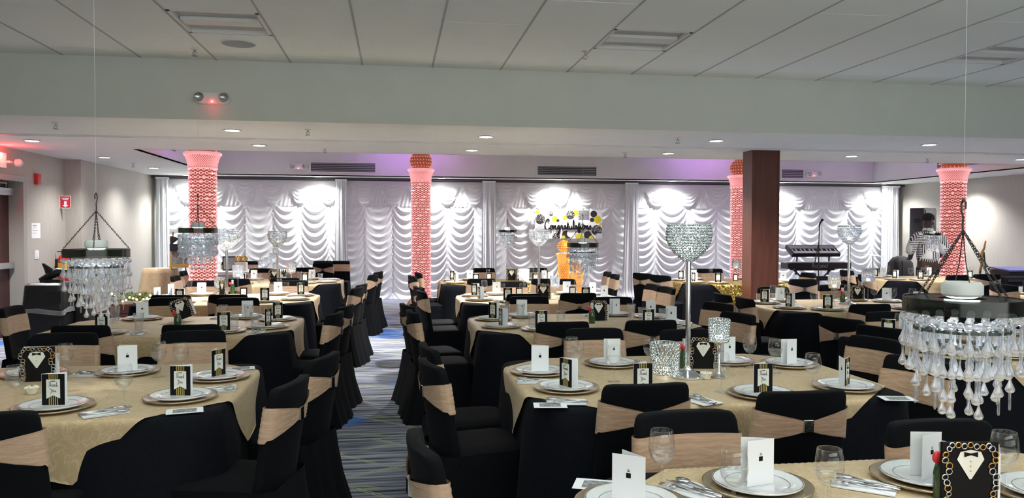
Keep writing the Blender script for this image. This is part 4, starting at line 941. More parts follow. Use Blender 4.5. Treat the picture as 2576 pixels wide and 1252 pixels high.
# tuxedo frames
def tux_parts():
    W_, H_ = 0.12, 0.165; out = []
    out.append(('panel', MB().box(-W_ / 2 - 0.022, -0.006, 0, W_ / 2 + 0.022, 0.006, H_ + 0.012).mesh('panel', 'print_black', False)))
    sc_ = MB(); sc2 = MB(); rnd = random.Random(3)
    for side in (-1, 1):
        for i in range(10):
            z = 0.01 + i * 0.0165; (sc_ if rnd.random() < 0.55 else sc2).torus((side * (W_ / 2 + 0.008 + rnd.uniform(-0.006, 0.008)), -0.008, z), rnd.uniform(0.007, 0.010), 0.0022, 10, 4, Matrix.Rotation(PI / 2 + rnd.uniform(-0.3, 0.3), 4, 'X'))
    for i in range(7):
        (sc_ if i % 2 else sc2).torus((-W_ / 2 + 0.005 + i * 0.018, -0.008, H_ + rnd.uniform(-0.002, 0.005)), 0.008, 0.0022, 10, 4, Matrix.Rotation(PI / 2, 4, 'X'))
    out.append(('gold_scrolls', sc_.mesh('gold_scrolls', 'gold_leaf', True))); out.append(('silver_scrolls', sc2.mesh('silver_scrolls', 'steel', True)))
    out.append(('shirt_front', MB().add([(-0.030, -0.008, 0.150), (0.0, -0.008, 0.156), (0.030, -0.008, 0.150), (0.040, -0.008, 0.128), (0.003, -0.008, 0.070), (-0.003, -0.008, 0.070), (-0.040, -0.008, 0.128)], [(0, 6, 5, 4, 3, 2, 1)]).mesh('shirt_front', 'paper_cream', False)))
    out.append(('bow_tie', MB().add([(-0.020, -0.010, 0.150), (-0.020, -0.010, 0.135), (0, -0.010, 0.141), (0.020, -0.010, 0.135), (0.020, -0.010, 0.150), (0, -0.010, 0.146)], [(0, 1, 2, 5), (5, 2, 3, 4)]).mesh('bow_tie', 'print_black', False)))
    btn = MB()
    for i in range(3): btn.ico((0, -0.009, 0.122 - i * 0.014), 0.0022, 0)
    out.append(('buttons', btn.mesh('buttons', 'print_gold', False)))
    out.append(('back_card', MB().box(0.0, 0.01, 0.005, 0.10, 0.012, 0.14).mesh('back_card', 'paper', False)))
    out.append(('easel_leg', MB().add([(-0.02, 0.007, 0.12), (0.02, 0.007, 0.12), (0.02, 0.055, 0.0), (-0.02, 0.055, 0.0), (-0.02, 0.010, 0.12), (0.02, 0.010, 0.12), (0.02, 0.058, 0.0), (-0.02, 0.058, 0.0)], [(0, 1, 2, 3), (7, 6, 5, 4), (0, 4, 5, 1), (1, 5, 6, 2), (2, 6, 7, 3), (3, 7, 4, 0)]).mesh('easel_leg', 'print_black', False)))
    return out
TUX = tux_parts()
for px, py, ang, ph, z in ((94, 958, 8, 'front table left of aisle', TOPZ), (1768, 926, -10, 'second table right of aisle', TOPZ), (2436, 1262, -8, 'front table right of aisle', TOPZ), (1505, 806, 6, 'third table right of aisle', TOPZ), (1366, 752, 0, 'fourth table right of aisle', TOPZ),
                           (1287, 704, 0, 'gold sequin table under the banner', TOPZ), (690, 706, 0, 'fourth table left of aisle', TOPZ), (2156, 757, 0, 'table right of brown pillar', TOPZ), (560, 742, -50, 'third table left of aisle', TOPZ)):
    v_ = at_z(px, py, z); settle('tuxedo_frame', 'black tuxedo shaped frame with scroll border, ' + ph, 'frame', 'tuxedo frames', TUX, (v_.x, v_.y, z), math.radians(ang))
v_ = at_z(466, 806, TOPZ); settle('tuxedo_frame', 'black tuxedo shaped frame tilted sideways, second table left of aisle', 'frame', 'tuxedo frames', TUX, (v_.x, v_.y, TOPZ + 0.02), 0, rot=(0, -0.35, 0.3))
# small black table number frames with a white sheet
SF = [('frame', MB().box(-0.04, -0.006, 0, 0.04, 0.006, 0.105).mesh('frame', 'print_black', False)), ('sheet', MB().box(-0.028, -0.008, 0.012, 0.028, -0.006, 0.090).mesh('sheet', 'paper', False))]
for px, py, lab in ((1850, 706, 'small black frame with white sheet on the pillar side sequin table'), (1306, 745, 'small black frame behind the fourth right table chairs'), (1345, 705, 'small black frame beside the tall crystal stand at the back'), (1230, 703, 'small black frame at the left of the sequin table under the banner'), (613, 745, 'small black frame before the crystal goblet at left'), (707, 704, 'small black frame beside the tuxedo frame at back left'), (2566, 738, 'small black frame at the right edge table'), (1440, 742, 'small black frame behind the third right table')):
    v_ = at_z(px, py, TOPZ); settle('small_frame', lab, 'frame', 'small black frames', SF, (v_.x, v_.y, TOPZ), 0)

# ------------------------------------------------------------------ crystal pieces
def bead_surface(prof, bead, n_rows, sub=0, jit=0.0):
    mb_ = MB(); tot = 0; seg = []
    for a, b_ in zip(prof, prof[1:]): l = math.hypot(b_[0] - a[0], b_[1] - a[1]); seg.append(l); tot += l
    for k in range(n_rows):
        s = tot * (k + 0.5) / n_rows; j = 0
        while j < len(seg) - 1 and s > seg[j]: s -= seg[j]; j += 1
        f = s / seg[j]; r = prof[j][0] + (prof[j + 1][0] - prof[j][0]) * f; z = prof[j][1] + (prof[j + 1][1] - prof[j][1]) * f
        n = max(4, int(2 * PI * r / (bead * 2.05)))
        for i in range(n):
            a = 2 * PI * (i + 0.5 * (k % 2)) / n; q_ = bead * random.uniform(0.72, 1.0); mb_.ico((r * math.cos(a + random.uniform(-0.03, 0.03)), r * math.sin(a + random.uniform(-0.03, 0.03)), z + random.uniform(-0.2, 0.2) * bead), q_, sub)
    return mb_
def bead_frame(prof, n=12):
    mb_ = MB()
    for i in range(n):
        a = 2 * PI * i / n; mb_.tube([(r * math.cos(a), r * math.sin(a), z) for r, z in prof], 0.0016, 4, caps=False)
    mb_.torus((0, 0, prof[-1][1]), prof[-1][0], 0.002, 30, 4)
    return mb_
BOWL = [(0.02, 0.0), (0.06, 0.03), (0.095, 0.07), (0.114, 0.11), (0.118, 0.15), (0.112, 0.185), (0.108, 0.20)]
BOWL_A = bead_surface(BOWL, 0.0098, 11, 0).mesh('crystal_beads', 'crystal', False)
BOWL_S = bead_surface(BOWL, 0.0088, 15, 1).mesh('crystal_beads', 'bead_silver', False)
BOWL_T = bead_surface(BOWL, 0.0050, 12, 0).mesh('silver_beads', 'bead_silver', False)
BOWL_F = bead_frame(BOWL, 16).mesh('wire_frame', 'chrome', True)
def globe_stand(x, y, ztop, lab, s=1.0, dark=False, clear=False):
    t = thing('crystal_bowl_stand', lab, 'centrepiece', (x, y, TOPZ), 0, 'tall crystal bowl stands')
    h = ztop - TOPZ
    obj('base', MB().lathe([(0, 0.0), (0.105, 0.0), (0.105, 0.008), (0.09, 0.018), (0.04, 0.03), (0.016, 0.05), (0.014, 0.06)], 32), 'chrome', t)
    obj('pole', MB().lathe([(0.014, 0.04), (0.014, h - 0.20 * s)], 16), 'chrome', t)
    zb = h - 0.20 * s
    for nm, me in (('wire_frame', BOWL_F), ('crystal_beads', BOWL_S if dark else BOWL_A)):
        o = link(nm, me, t, (0, 0, zb)); o.scale = (s, s, s)
        if nm == 'crystal_beads': stuff(o)
    if not dark:
        o = link('silver_beads', BOWL_T, t, (0, 0, zb + 0.002), (0, 0, 0.09)); o.scale = (s, s, s); stuff(o)
    obj('votive', MB().lathe([(0, 0), (0.02, 0.0), (0.022, 0.03), (0, 0.03)], 14), 'led_candle', t, (0, 0, zb + 0.05 * s))
    point('votive_glow', (x, y, TOPZ + zb + 0.12 * s), 0.25, (0.85, 0.93, 1.0), 0.03)
for px, Y, ytop, s, lab, dark in ((1733, 3.95, 563, 1.0, 'big silver crystal bowl on a tall chrome pole, second table right of aisle', True), (1356, 8.9, 576, 1.0, 'clear crystal bowl on tall pole before the banner', False), (570, 9.0, 576, 1.15, 'clear crystal bowl on tall pole beside the left pink column', False),
                                  (698, 11.7, 581, 1.15, 'dark silver crystal bowl on a thin pole at back left', True), (2137, 7.54, 567, 1.0, 'pale crystal bowl on tall pole before the keyboards', False)):
    v_ = at_y(px, ytop, Y); globe_stand(v_.x, Y, v_.z, lab, s, dark)
CYL = [(0.045, 0.0), (0.050, 0.02), (0.052, 0.06), (0.055, 0.11), (0.056, 0.125)]
CYL_B = bead_surface(CYL, 0.0075, 9, 1).mesh('crystal_beads', 'bead_silver', False); CYL_F = bead_frame(CYL, 12).mesh('wire_frame', 'chrome', True)
CYL_C = bead_surface(CYL, 0.0075, 9, 1).mesh('crystal_beads', 'crystal', False)
def votive(px, py, h, lab, mat='s', s=1.0, Y=None):
    """h: height of the stem under the beaded cup."""
    v_ = at_z(px, py, TOPZ)
    t = thing('crystal_votive', lab, 'candle holder', (v_.x, v_.y, TOPZ), 0, 'beaded crystal candle holders')
    if h > 0.02:
        obj('stem', MB().lathe([(0, 0), (0.045, 0.0), (0.045, 0.006), (0.018, 0.02), (0.007, 0.05), (0.010, 0.5 * h), (0.006, 0.55 * h), (0.012, h - 0.02), (0.035 * s, h)], 16), 'chrome' if mat == 's' else 'thin_glass', t)
    z = max(h, 0.008)
    o = link('crystal_beads', CYL_B if mat == 's' else CYL_C, t, (0, 0, z)); o.scale = (s, s, s); stuff(o)
    o = link('wire_frame', CYL_F, t, (0, 0, z)); o.scale = (s, s, s)
    obj('candle', MB().lathe([(0, 0), (0.018, 0.0), (0.018, 0.025), (0, 0.025)], 12), 'led_candle' if mat != 'w' else 'warm_candle', t, (0, 0, z + 0.012))
    point('candle_glow', (v_.x, v_.y, TOPZ + z + 0.07), 0.06, (1.0, 0.85, 0.55) if mat == 'w' else (0.9, 0.95, 1.0), 0.02)
votive(1672, 945, 0.0, 'wide crystal beaded candle cup beside the cider bottle', 's', 1.38)
votive(1808, 948, 0.19, 'crystal beaded cup on a silver trumpet foot beside the tuxedo frame', 's', 1.0)
for px, py, h, lab, mat, s in ((1318, 745, 0.19, 'pale beaded goblet at left of the tall bowl before the banner', 'c', 1.1), (1396, 742, 0.10, 'bluish beaded goblet right of the tall bowl before the banner', 'c', 1.0), (599, 738, 0.2, 'beaded crystal goblet on clear stem, third table left of aisle', 'c', 1.15), (552, 735, 0.05, 'dim beaded crystal cup behind the pole at left', 's', 1.1),
                               (733, 712, 0.16, 'grey beaded crystal goblet at back left before the curtain', 's', 1.2), (2098, 774, 0.2, 'warm beaded crystal goblet beside the green bottle at right', 'w', 1.0), (2183, 772, 0.26, 'tall stemmed clear beaded goblet right of the pale bowl', 'c', 1.15), (1852, 700, 0.16, 'beaded crystal goblet beside the brown pillar', 's', 1.2), (663, 677, 0.06, 'blue white beaded crystal lamp on the gift table', 'c', 1.4), (688, 678, 0.16, 'grey beaded crystal goblet on the gift table', 's', 1.3)):
    votive(px, py, h, lab, mat, s)

# cider bottles with red bow
def bottle(px, py, lab):
    v_ = at_z(px, py, TOPZ)
    t = thing('cider_bottle', lab, 'bottle', (v_.x, v_.y, TOPZ), 0, 'small green cider bottles')
    obj('body', MB().lathe([(0, 0), (0.027, 0.0), (0.028, 0.01), (0.028, 0.075), (0.022, 0.10), (0.012, 0.125), (0.012, 0.13)], 18), 'green_bottle', t)
    obj('foil_neck', MB().lathe([(0.0135, 0.115), (0.0125, 0.15), (0.014, 0.155), (0.013, 0.168), (0, 0.168)], 16), 'foil', t)
    obj('ribbon_bow', MB().ico((-0.026, -0.006, 0.125), 0.016, 1, (1, 0.5, 1.2)).ico((-0.010, -0.012, 0.118), 0.012, 1, (1, 0.6, 1)), 'red_ribbon', t)
for a in ((1722, 925, 'green cider bottle with red bow beside the wide crystal cup'), (585, 738, 'green cider bottle with red bow, third table left of aisle'), (2119, 762, 'green cider bottle with red bow, table right of brown pillar'), (1489, 812, 'green cider bottle behind a tumbler, third table right of aisle'), (2372, 1252, 'green cider bottle with red bow behind the front tuxedo frame'), (447, 826, 'green cider bottle by the tilted frame, second table left of aisle'), (703, 703, 'green cider bottle at the back left table')):
    bottle(*a)
for px, py, lab in ((80, 990, 'small white votive cup at the front table left of aisle'), (1777, 952, 'small white flower shaped candle before the tuxedo frame')):
    v_ = at_z(px, py, TOPZ); t = thing('white_votive', lab, 'candle', (v_.x, v_.y, TOPZ), 0, 'small white candles')
    mb_ = MB().lathe([(0, 0), (0.02, 0), (0.026, 0.02), (0.024, 0.034), (0.015, 0.036), (0, 0.03)], 12)
    obj('wax', mb_, 'candle_wax', t)
    pet = MB()
    for i in range(5): pet.ico((0.022 * math.cos(i * 1.257), 0.022 * math.sin(i * 1.257), 0.03), 0.012, 1, (1, 1, 0.7))
    obj('petals', pet, 'candle_wax', t); obj('wick', MB().tube([(0, 0, 0.03), (0.001, 0, 0.044)], 0.001, 5), 'print_black', t)

# ------------------------------------------------------------------ hanging acrylic chandeliers
def drop_mesh(L, r): # teardrop hanging from z = 0 down
    return MB().lathe([(0.0012, 0), (0.002, -0.2 * L), (r * 0.45, -0.45 * L), (r * 0.85, -0.68 * L), (r, -0.82 * L), (r * 0.75, -0.94 * L), (r * 0.3, -0.995 * L), (0, -L)], 12)
DROP = drop_mesh(0.05, 0.0125).mesh('acrylic_drop', 'clear_acrylic', True)
ROD = MB().lathe([(0.002, 0), (0.0035, -0.004), (0.0035, -0.05), (0.002, -0.054)], 6).mesh('acrylic_rod', 'crystal', True)
BEADM = MB().ico((0, 0, -0.011), 0.011, 1).mesh('acrylic_bead', 'clear_acrylic', True)
def strands(rnd):
    out = []   # (mesh kind, x, y, z)
    for tier, (R_, n, z0, seq) in enumerate(((0.148, 22, -0.045, 'brdrd'), (0.118, 18, -0.055, 'brdrddr'), (0.085, 13, -0.06, 'brdrdrd'), (0.05, 8, -0.07, 'brdrdrdd'))):
        for i in range(n):
            a = 2 * PI * (i + 0.3 * tier) / n; z = z0 - rnd.uniform(0, 0.006); x, y = R_ * math.cos(a), R_ * math.sin(a)
            cut = seq if i % 2 == 0 else seq[:-2]
            for c in cut:
                out.append((c, x, y, z)); z -= {'b': 0.020, 'r': 0.022, 'd': 0.044}[c]
    return out
def chandelier(x, y, zr, lab, fine=True, s=1.0, dense=False, zline=ZL, glow=True, power=PUCK_W):
    t = thing('hanging_chandelier', lab, 'chandelier', (x, y, zr), random.uniform(0, 2), 'hanging acrylic chandeliers'); t.scale = (s, s, s)
    R_ = 0.152
    obj('ring_band', MB().lathe([(R_, 0.0), (R_, -0.042), (R_ - 0.004, -0.042), (R_ - 0.004, 0.0), (R_, 0.0)], 48), 'smoke_acrylic', t)
    obj('ring_plate', MB().lathe([(R_, -0.002), (0.06, -0.002), (0.06, -0.006), (R_, -0.006)], 48), 'smoke_acrylic', t)
    for rr, zz in ((0.118, -0.085), (0.085, -0.13)): obj('inner_ring', MB().lathe([(rr + 0.004, zz), (rr + 0.004, zz - 0.008), (rr - 0.03, zz - 0.008), (rr - 0.03, zz), (rr + 0.004, zz)], 36), 'smoke_acrylic', t)
    for i in range(4):
        a = 2 * PI * i / 4 + 0.3; p0 = Vector((R_ * 0.97 * math.cos(a), R_ * 0.97 * math.sin(a), 0.0)); p1 = Vector((0, 0, 0.19)); mb_ = MB(); n = 26
        for k in range(n):
            c = p0.lerp(p1, (k + 0.5) / n); dirv = (p1 - p0).normalized(); M = dirv.to_track_quat('X', 'Z').to_matrix().to_4x4() @ Matrix.Rotation(PI / 2 * (k % 2), 4, 'X') @ Matrix.Diagonal((1.5, 0.8, 1, 1))
            mb_.torus(c, 0.0042, 0.0013, 8, 4, M)
        obj('chain', mb_, 'chain_dark', t)
    hk = [(0, 0, 0.185), (0.004, 0, 0.205), (0.0, 0, 0.225), (0.012, 0, 0.245), (0.014, 0, 0.265), (0.0, 0, 0.28), (-0.014, 0, 0.268), (-0.013, 0, 0.25)]
    obj('hook', MB().tube(hk, 0.0030, 6), 'chain_dark', t)
    zt = (zline - zr) / s
    obj('fishing_line', MB().tube([(0, 0, 0.275), (0, 0, zt)], 0.0004, 4), 'line_clear', t)
    pk = obj('puck_lamp', MB().lathe([(0.0, 0.045), (0.046, 0.045), (0.053, 0.036), (0.053, 0.010), (0.046, 0.004)], 28), 'puck_white', t)
    obj('lens', MB().lathe([(0.046, 0.005), (0.03, -0.001), (0, -0.001)], 28), 'puck_glow', pk)
    obj('puck_hanger', MB().tube([(-0.05, 0, 0.03), (-0.02, 0, 0.10), (0, 0, 0.185)], 0.0015, 5).tube([(0.05, 0, 0.03), (0.02, 0, 0.10), (0, 0, 0.185)], 0.0015, 5), 'chain_dark', t)
    el = strands(random.Random(int(abs(x * 100))))
    if fine:
        for c, a, b_, z in el:
            link({'b': 'acrylic_bead', 'r': 'acrylic_rod', 'd': 'acrylic_drop'}[c], {'b': BEADM, 'r': ROD, 'd': DROP}[c], t, (a, b_, z), (0, 0, random.uniform(0, 6)))
    else:
        mb_ = MB()
        for c, a, b_, z in el:
            if c == 'b': mb_.ico((a, b_, z - 0.011), 0.011, 0)
            elif c == 'r': mb_.box(a - 0.003, b_ - 0.003, z - 0.05, a + 0.003, b_ + 0.003, z)
            else: mb_.ico((a, b_, z - 0.035), 0.013, 0, (1, 1, 1.4))
        if dense:
            for q_ in range(420):
                a = random.uniform(0, 2 * PI); rr = random.choice((0.148, 0.12, 0.09)); mb_.ico((rr * math.cos(a), rr * math.sin(a), -0.05 - random.random() * 0.19 * (1.15 - rr * 1.2)), 0.010, 0)
        stuff(obj('acrylic_drops', mb_, 'white_crystal' if dense else 'crystal', t, smooth=False))
    if glow: spot('puck_beam', (x, y, zr - 0.01), power, (0.86, 0.94, 1.0), 1.5, 0.8, 0.02)
for px, yr, Y, lab, fine, s, dense, zl in ((2420, 748, 1.95, 'large clear acrylic drop chandelier hanging in front at right', True, 1.0, False, ZH), (243, 626, 4.1, 'clear acrylic drop chandelier hanging before the left wall', True, 1.0, False, ZH), (498, 573, 6.6, 'dense crystal chandelier hanging before the left pink column', False, 1.0, True, ZH),
                                           (1466, 611, 6.45, 'acrylic drop chandelier hanging before the banner', False, 0.9, False, ZH), (1277, 578, 11.5, 'small acrylic chandelier hanging left of the banner', False, 0.9, False, 3.36), (2345, 586, 11.6, 'small acrylic chandelier hanging before the standing man', False, 0.9, False, 3.35)):
    v_ = at_y(px, yr, Y); chandelier(v_.x, Y, v_.z, lab, fine, s, dense, zl)

# ------------------------------------------------------------------ left wall and corner things
def wall_x(px, py, X):
    d_ = ray_at(px, py); return Vector((0, 0, CAMH)) + d_ * (X / d_.x)
v_ = wall_x(92, 450, XL2 + 0.01)
t = thing('fire_alarm', 'red fire alarm strobe on the wall beside the door', 'alarm', (XL2, v_.y, v_.z)); obj('housing', MB().box(0, -0.06, -0.08, 0.05, 0.06, 0.08), 'red_paint', t); obj('strobe_lens', MB().box(0.05, -0.035, -0.05, 0.07, 0.035, -0.005), 'cut_glass', t); obj('horn_grille', MB().box(0.05, -0.04, 0.01, 0.055, 0.04, 0.06), 'red_sign', t)
v_ = wall_x(152, 508, XL2 + 0.01)
t = thing('fire_extinguisher_sign', 'red and white projecting fire extinguisher sign on left wall', 'sign', (XL2, v_.y, v_.z))
obj('panel', MB().box(0.0, -0.004, -0.10, 0.17, 0.004, 0.10), 'red_sign', t); obj('border', MB().box(0.0, -0.006, 0.092, 0.17, -0.004, 0.10).box(0.0, -0.006, -0.10, 0.17, -0.004, -0.092).box(0, -0.006, -0.1, 0.008, -0.004, 0.1).box(0.162, -0.006, -0.1, 0.17, -0.004, 0.1).box(0.03, -0.006, 0.055, 0.14, -0.004, 0.068).box(0.045, -0.006, 0.035, 0.125, -0.004, 0.045), 'paper', t)
obj('extinguisher_symbol', MB().box(0.065, -0.007, -0.05, 0.105, -0.004, 0.015).add([(0.04, -0.007, -0.05), (0.085, -0.007, -0.085), (0.13, -0.007, -0.05)], [(0, 1, 2)]), 'paper', t)
v_ = wall_x(92, 580, XL2 + 0.01)
t = thing('wall_notice', 'white printed notice sheet taped to the left wall', 'notice', (XL2, v_.y, v_.z)); obj('sheet', MB().box(0, -0.14, -0.115, 0.004, 0.14, 0.115), 'paper', t)
obj('printed_lines', MB().box(0.004, -0.11, 0.07, 0.005, 0.03, 0.085).box(0.004, -0.11, 0.04, 0.005, 0.0, 0.046).box(0.004, -0.11, 0.0, 0.005, 0.06, 0.006).box(0.004, -0.11, -0.04, 0.005, 0.03, -0.034), 'print_grey', t)
v_ = wall_x(94, 640, XL2 + 0.01)
t = thing('light_switch', 'white double light switch plate beside the door', 'switch', (XL2, v_.y, v_.z)); obj('plate', MB().box(0, -0.06, -0.065, 0.008, 0.06, 0.065), 'plaster_white', t); obj('rocker', MB().box(0.008, -0.045, -0.035, 0.014, -0.01, 0.035), 'paper', t); obj('rocker', MB().box(0.008, 0.01, -0.035, 0.014, 0.045, 0.035), 'paper', t)
v_ = wall_x(160, 665, XL2 + 0.12)
t = thing('fire_extinguisher', 'red fire extinguisher hung on the left wall', 'extinguisher', (XL2 + 0.12, v_.y, v_.z - 0.27))
obj('cylinder', MB().lathe([(0, 0), (0.075, 0.0), (0.08, 0.02), (0.08, 0.36), (0.06, 0.41), (0.025, 0.43)], 20), 'red_paint', t); obj('label_band', MB().lathe([(0.0815, 0.16), (0.0815, 0.30)], 20), 'yellow_label', t)
obj('valve_handle', MB().box(-0.03, -0.012, 0.43, 0.03, 0.012, 0.47).box(-0.09, -0.01, 0.47, 0.03, 0.01, 0.485), 'black_plastic', t); obj('hose', MB().tube([(0.03, 0, 0.45), (0.09, 0.02, 0.42), (0.10, 0.02, 0.2), (0.095, 0.02, 0.08)], 0.011, 8), 'black_plastic', t)
obj('wall_bracket', MB().box(-0.12, -0.02, 0.2, -0.07, 0.02, 0.36), 'black_plastic', t)
# exit sign
t = thing('exit_sign', 'glowing red exit sign at the left edge near the soffit', 'sign', (XL2 + 0.02, 11.3, 2.48)); obj('housing', MB().box(0, -0.16, -0.1, 0.05, 0.16, 0.1), 'plaster_white', t)
fc = bpy.data.curves.new('lettering', 'FONT'); fc.body = 'EXIT'; fc.size = 0.14; fc.align_x = 'CENTER'; fc.align_y = 'CENTER'; fc.extrude = 0.002; fc.materials.append(MATS['exit_red'])
link('lettering', as_mesh(fc), t, (0.053, 0, 0), (PI / 2, 0, PI / 2))
mb_ = MB(); M = Matrix.Translation((0.12, 0.27, -0.02)) @ Matrix.Rotation(PI / 2, 4, 'Y'); mb_.lathe([(0.05, 0), (0.055, 0.05), (0.03, 0.08), (0, 0.085)], 16, M); obj('lamp_head', mb_, 'white_metal', t); obj('lamp_arm', MB().box(0.0, 0.15, -0.03, 0.10, 0.28, 0.0), 'white_metal', t)
point('exit_glow', (XL2 + 0.14, 11.3, 2.55), 3.0, (1, 0.05, 0.05), 0.05)
# trash can
tx, ty = at_y(128, 705, 9.6).x, 9.6
t = thing('trash_can', 'black bin with square dome lid and plastic liner by the door', 'bin', (tx, ty, 0))
obj('bin_body', MB().loops([[(x, y, z) for x, y in rrect(w_, w_, 0.05, 4)] for z, w_ in ((0, 0.36), (0.62, 0.44))], cap0=True, cap1=True), 'bag_plastic', t)
obj('dome_lid', MB().loops([[(x, y, z) for x, y in rrect(w_, w_, 0.05, 4)] for z, w_ in ((0.62, 0.46), (0.66, 0.46), (0.90, 0.42), (0.925, 0.36))], cap1=True), 'black_plastic', t)
obj('swing_flap', MB().box(0.06, -0.235, 0.70, 0.20, -0.21, 0.84), 'black_matte', t)
rings = []
for z, k in ((0.63, 1.02), (0.61, 1.06), (0.59, 1.04), (0.575, 1.07)): rings.append([(x * k * (1 + 0.03 * math.sin(i * 2.2)), y * k * (1 + 0.03 * math.cos(i * 1.7)), z + 0.02 * math.sin(i * 0.7)) for i, (x, y) in enumerate(rrect(0.45, 0.45, 0.05, 4, 4))])
obj('liner_edge', MB().loops(rings), 'clear_bag', t, smooth=True)
t = thing('drape_bundle', 'dark cloth hanging beside the bin', 'cloth', (tx + 0.30, ty + 0.15, 0))
obj('folds', MB().loops([[(x * k + sh, y * 0.6, z) for x, y in rrect(0.3, 0.3, 0.08, 4, 3)] for z, k, sh in ((0.0, 1.2, 0.06), (0.4, 1.0, 0.03), (0.75, 0.6, -0.02), (0.9, 0.25, -0.06))], cap1=True), 'bag_plastic', t, smooth=True); obj('hem', MB().loops([[(x * 1.22 + 0.06, y * 0.62, z) for x, y in rrect(0.3, 0.3, 0.08, 4, 3)] for z in (0.0, 0.02)]), 'black_matte', t)
t = thing('fish_sculpture', 'black winged sculpture standing on the bin lid', 'sculpture', (tx, ty, 0.925))
obj('body', MB().tube([(-0.12, 0, 0.03), (-0.02, 0, 0.07), (0.08, 0, 0.12), (0.2, 0, 0.13)], [0.02, 0.045, 0.05, 0.02], 10), 'black_plastic', t); obj('wing', MB().loops([[(x + dx, y, z) for x, y in rrect(w_, 0.03, 0.012, 3)] for z, w_, dx in ((0.08, 0.14, 0.02), (0.15, 0.10, -0.02), (0.22, 0.03, -0.08))], cap1=True), 'black_plastic', t); obj('plinth', MB().box(-0.1, -0.05, 0, 0.12, 0.05, 0.035), 'black_plastic', t)
# gold cocktail table in the corner with frame on an easel
gx, gy = at_y(403, 668, 13.6).x, 13.6
t = thing('cocktail_table', 'small round table under a gold cloth in the far left corner', 'table', (gx, gy, 0))
rings = [[(0, 0, 0.89)] * 48]
for z, r_, wv in ((0.89, 0.26, 0), (0.885, 0.275, 0), (0.80, 0.285, 0.2), (0.4, 0.33, 0.8), (0.02, 0.38, 1)):
    rings.append([((r_ + wv * 0.035 * math.sin(i * 2 * PI * 8 / 48)) * math.cos(2 * PI * i / 48), (r_ + wv * 0.035 * math.sin(i * 2 * PI * 8 / 48)) * math.sin(2 * PI * i / 48), z) for i in range(48)])
obj('cloth', MB().loops(rings), 'gold_damask', t, smooth=True); obj('top_disc', MB().lathe([(0, 0.86), (0.25, 0.86), (0.25, 0.885), (0, 0.885)], 32), 'black_matte', t); obj('post', MB().lathe([(0.2, 0), (0.03, 0.03), (0.03, 0.86)], 16), 'black_matte', t)
ex = at_y(452, 640, 13.5).x
t = thing('easel_picture', 'black and white picture on a gold easel in the far left corner', 'picture', (ex, 13.5, 0), 0.25)
obj('easel', MB().tube([(-0.17, 0, 0), (-0.10, 0.08, 1.5)], 0.014, 6).tube([(0.17, 0, 0), (0.06, 0.08, 1.2)], 0.014, 6).tube([(0, 0.4, 0), (-0.06, 0.08, 1.25)], 0.014, 6).box(-0.16, -0.04, 0.90, 0.16, 0.06, 0.93), 'gold_leaf', t)
M = Matrix.Translation((0, -0.02, 0.93)) @ Matrix.Rotation(-0.16, 4, 'X'); obj('picture_frame', MB().box(-0.15, -0.012, 0, 0.15, 0.012, 0.34, M), 'gold_leaf', t); obj('photograph', MB().box(-0.125, -0.016, 0.03, 0.125, -0.012, 0.31, M), 'print_grey', t)
t = thing('black_feather_ornament', 'black feather ornament on the corner easel', 'ornament', (ex - 0.12, 13.46, 1.30)); obj('feather', MB().loops([[(x + dx, y, z) for x, y in rrect(w_, 0.02, 0.008, 3)] for z, w_, dx in ((0, 0.04, 0), (0.05, 0.10, 0.03), (0.09, 0.14, 0.05), (0.13, 0.03, 0.0))], cap0=True, cap1=True), 'black_matte', t); obj('holder', MB().box(-0.02, -0.02, -0.12, 0.10, 0.02, 0.0), 'black_matte', t)
# garland with lights on a low crate
wx, wy = at_y(338, 745, 11.3).x, 11.3
t = thing('low_crate', 'dark wooden crate by the left wall under the garland', 'crate', (wx, wy, 0)); 
for k in range(4): obj('plank', MB().box(-0.27, -0.2, 0.02 + k * 0.125, 0.27, -0.185, 0.135 + k * 0.125), 'door_wood', t)
obj('carcass', MB().box(-0.26, -0.185, 0.0, 0.26, 0.2, 0.52), 'door_wood', t)
t = thing('lit_garland', 'evergreen garland with small warm lights near the left wall', 'garland', (wx, wy - 0.02, 0.52))
gr = MB(); rnd = random.Random(11)
for i in range(700):
    a = rnd.uniform(-0.27, 0.27); q_ = rnd.uniform(0, PI); r_ = 0.10 * rnd.random() ** 0.5
    c = Vector((a, 0.9 * r_ * math.cos(q_), 0.03 + 1.1 * r_ * math.sin(q_))); dv = Vector((rnd.uniform(-1, 1), rnd.uniform(-1, 1), rnd.uniform(-0.2, 1))).normalized() * 0.055; s_ = dv.cross(Vector((0.3, 0.7, 0.2))).normalized() * 0.006
    gr.add([c - s_, c + dv, c + s_], [(0, 1, 2)])
stuff(obj('needles', gr, 'evergreen', t, smooth=False)); obj('vine', MB().tube([(-0.27, 0, 0.03), (-0.1, 0.02, 0.05), (0.12, -0.02, 0.05), (0.27, 0, 0.03)], 0.02, 6), 'evergreen', t)
for i in range(12): obj('bulb', MB().ico((-0.25 + i * 0.045, -0.085 - rnd.uniform(0, 0.02), 0.06 + rnd.uniform(-0.04, 0.08)), 0.013, 1), 'warm_bulb', t)
point('garland_glow', (wx, wy - 0.3, 0.75), 1.0, (1, 0.6, 0.2), 0.1)
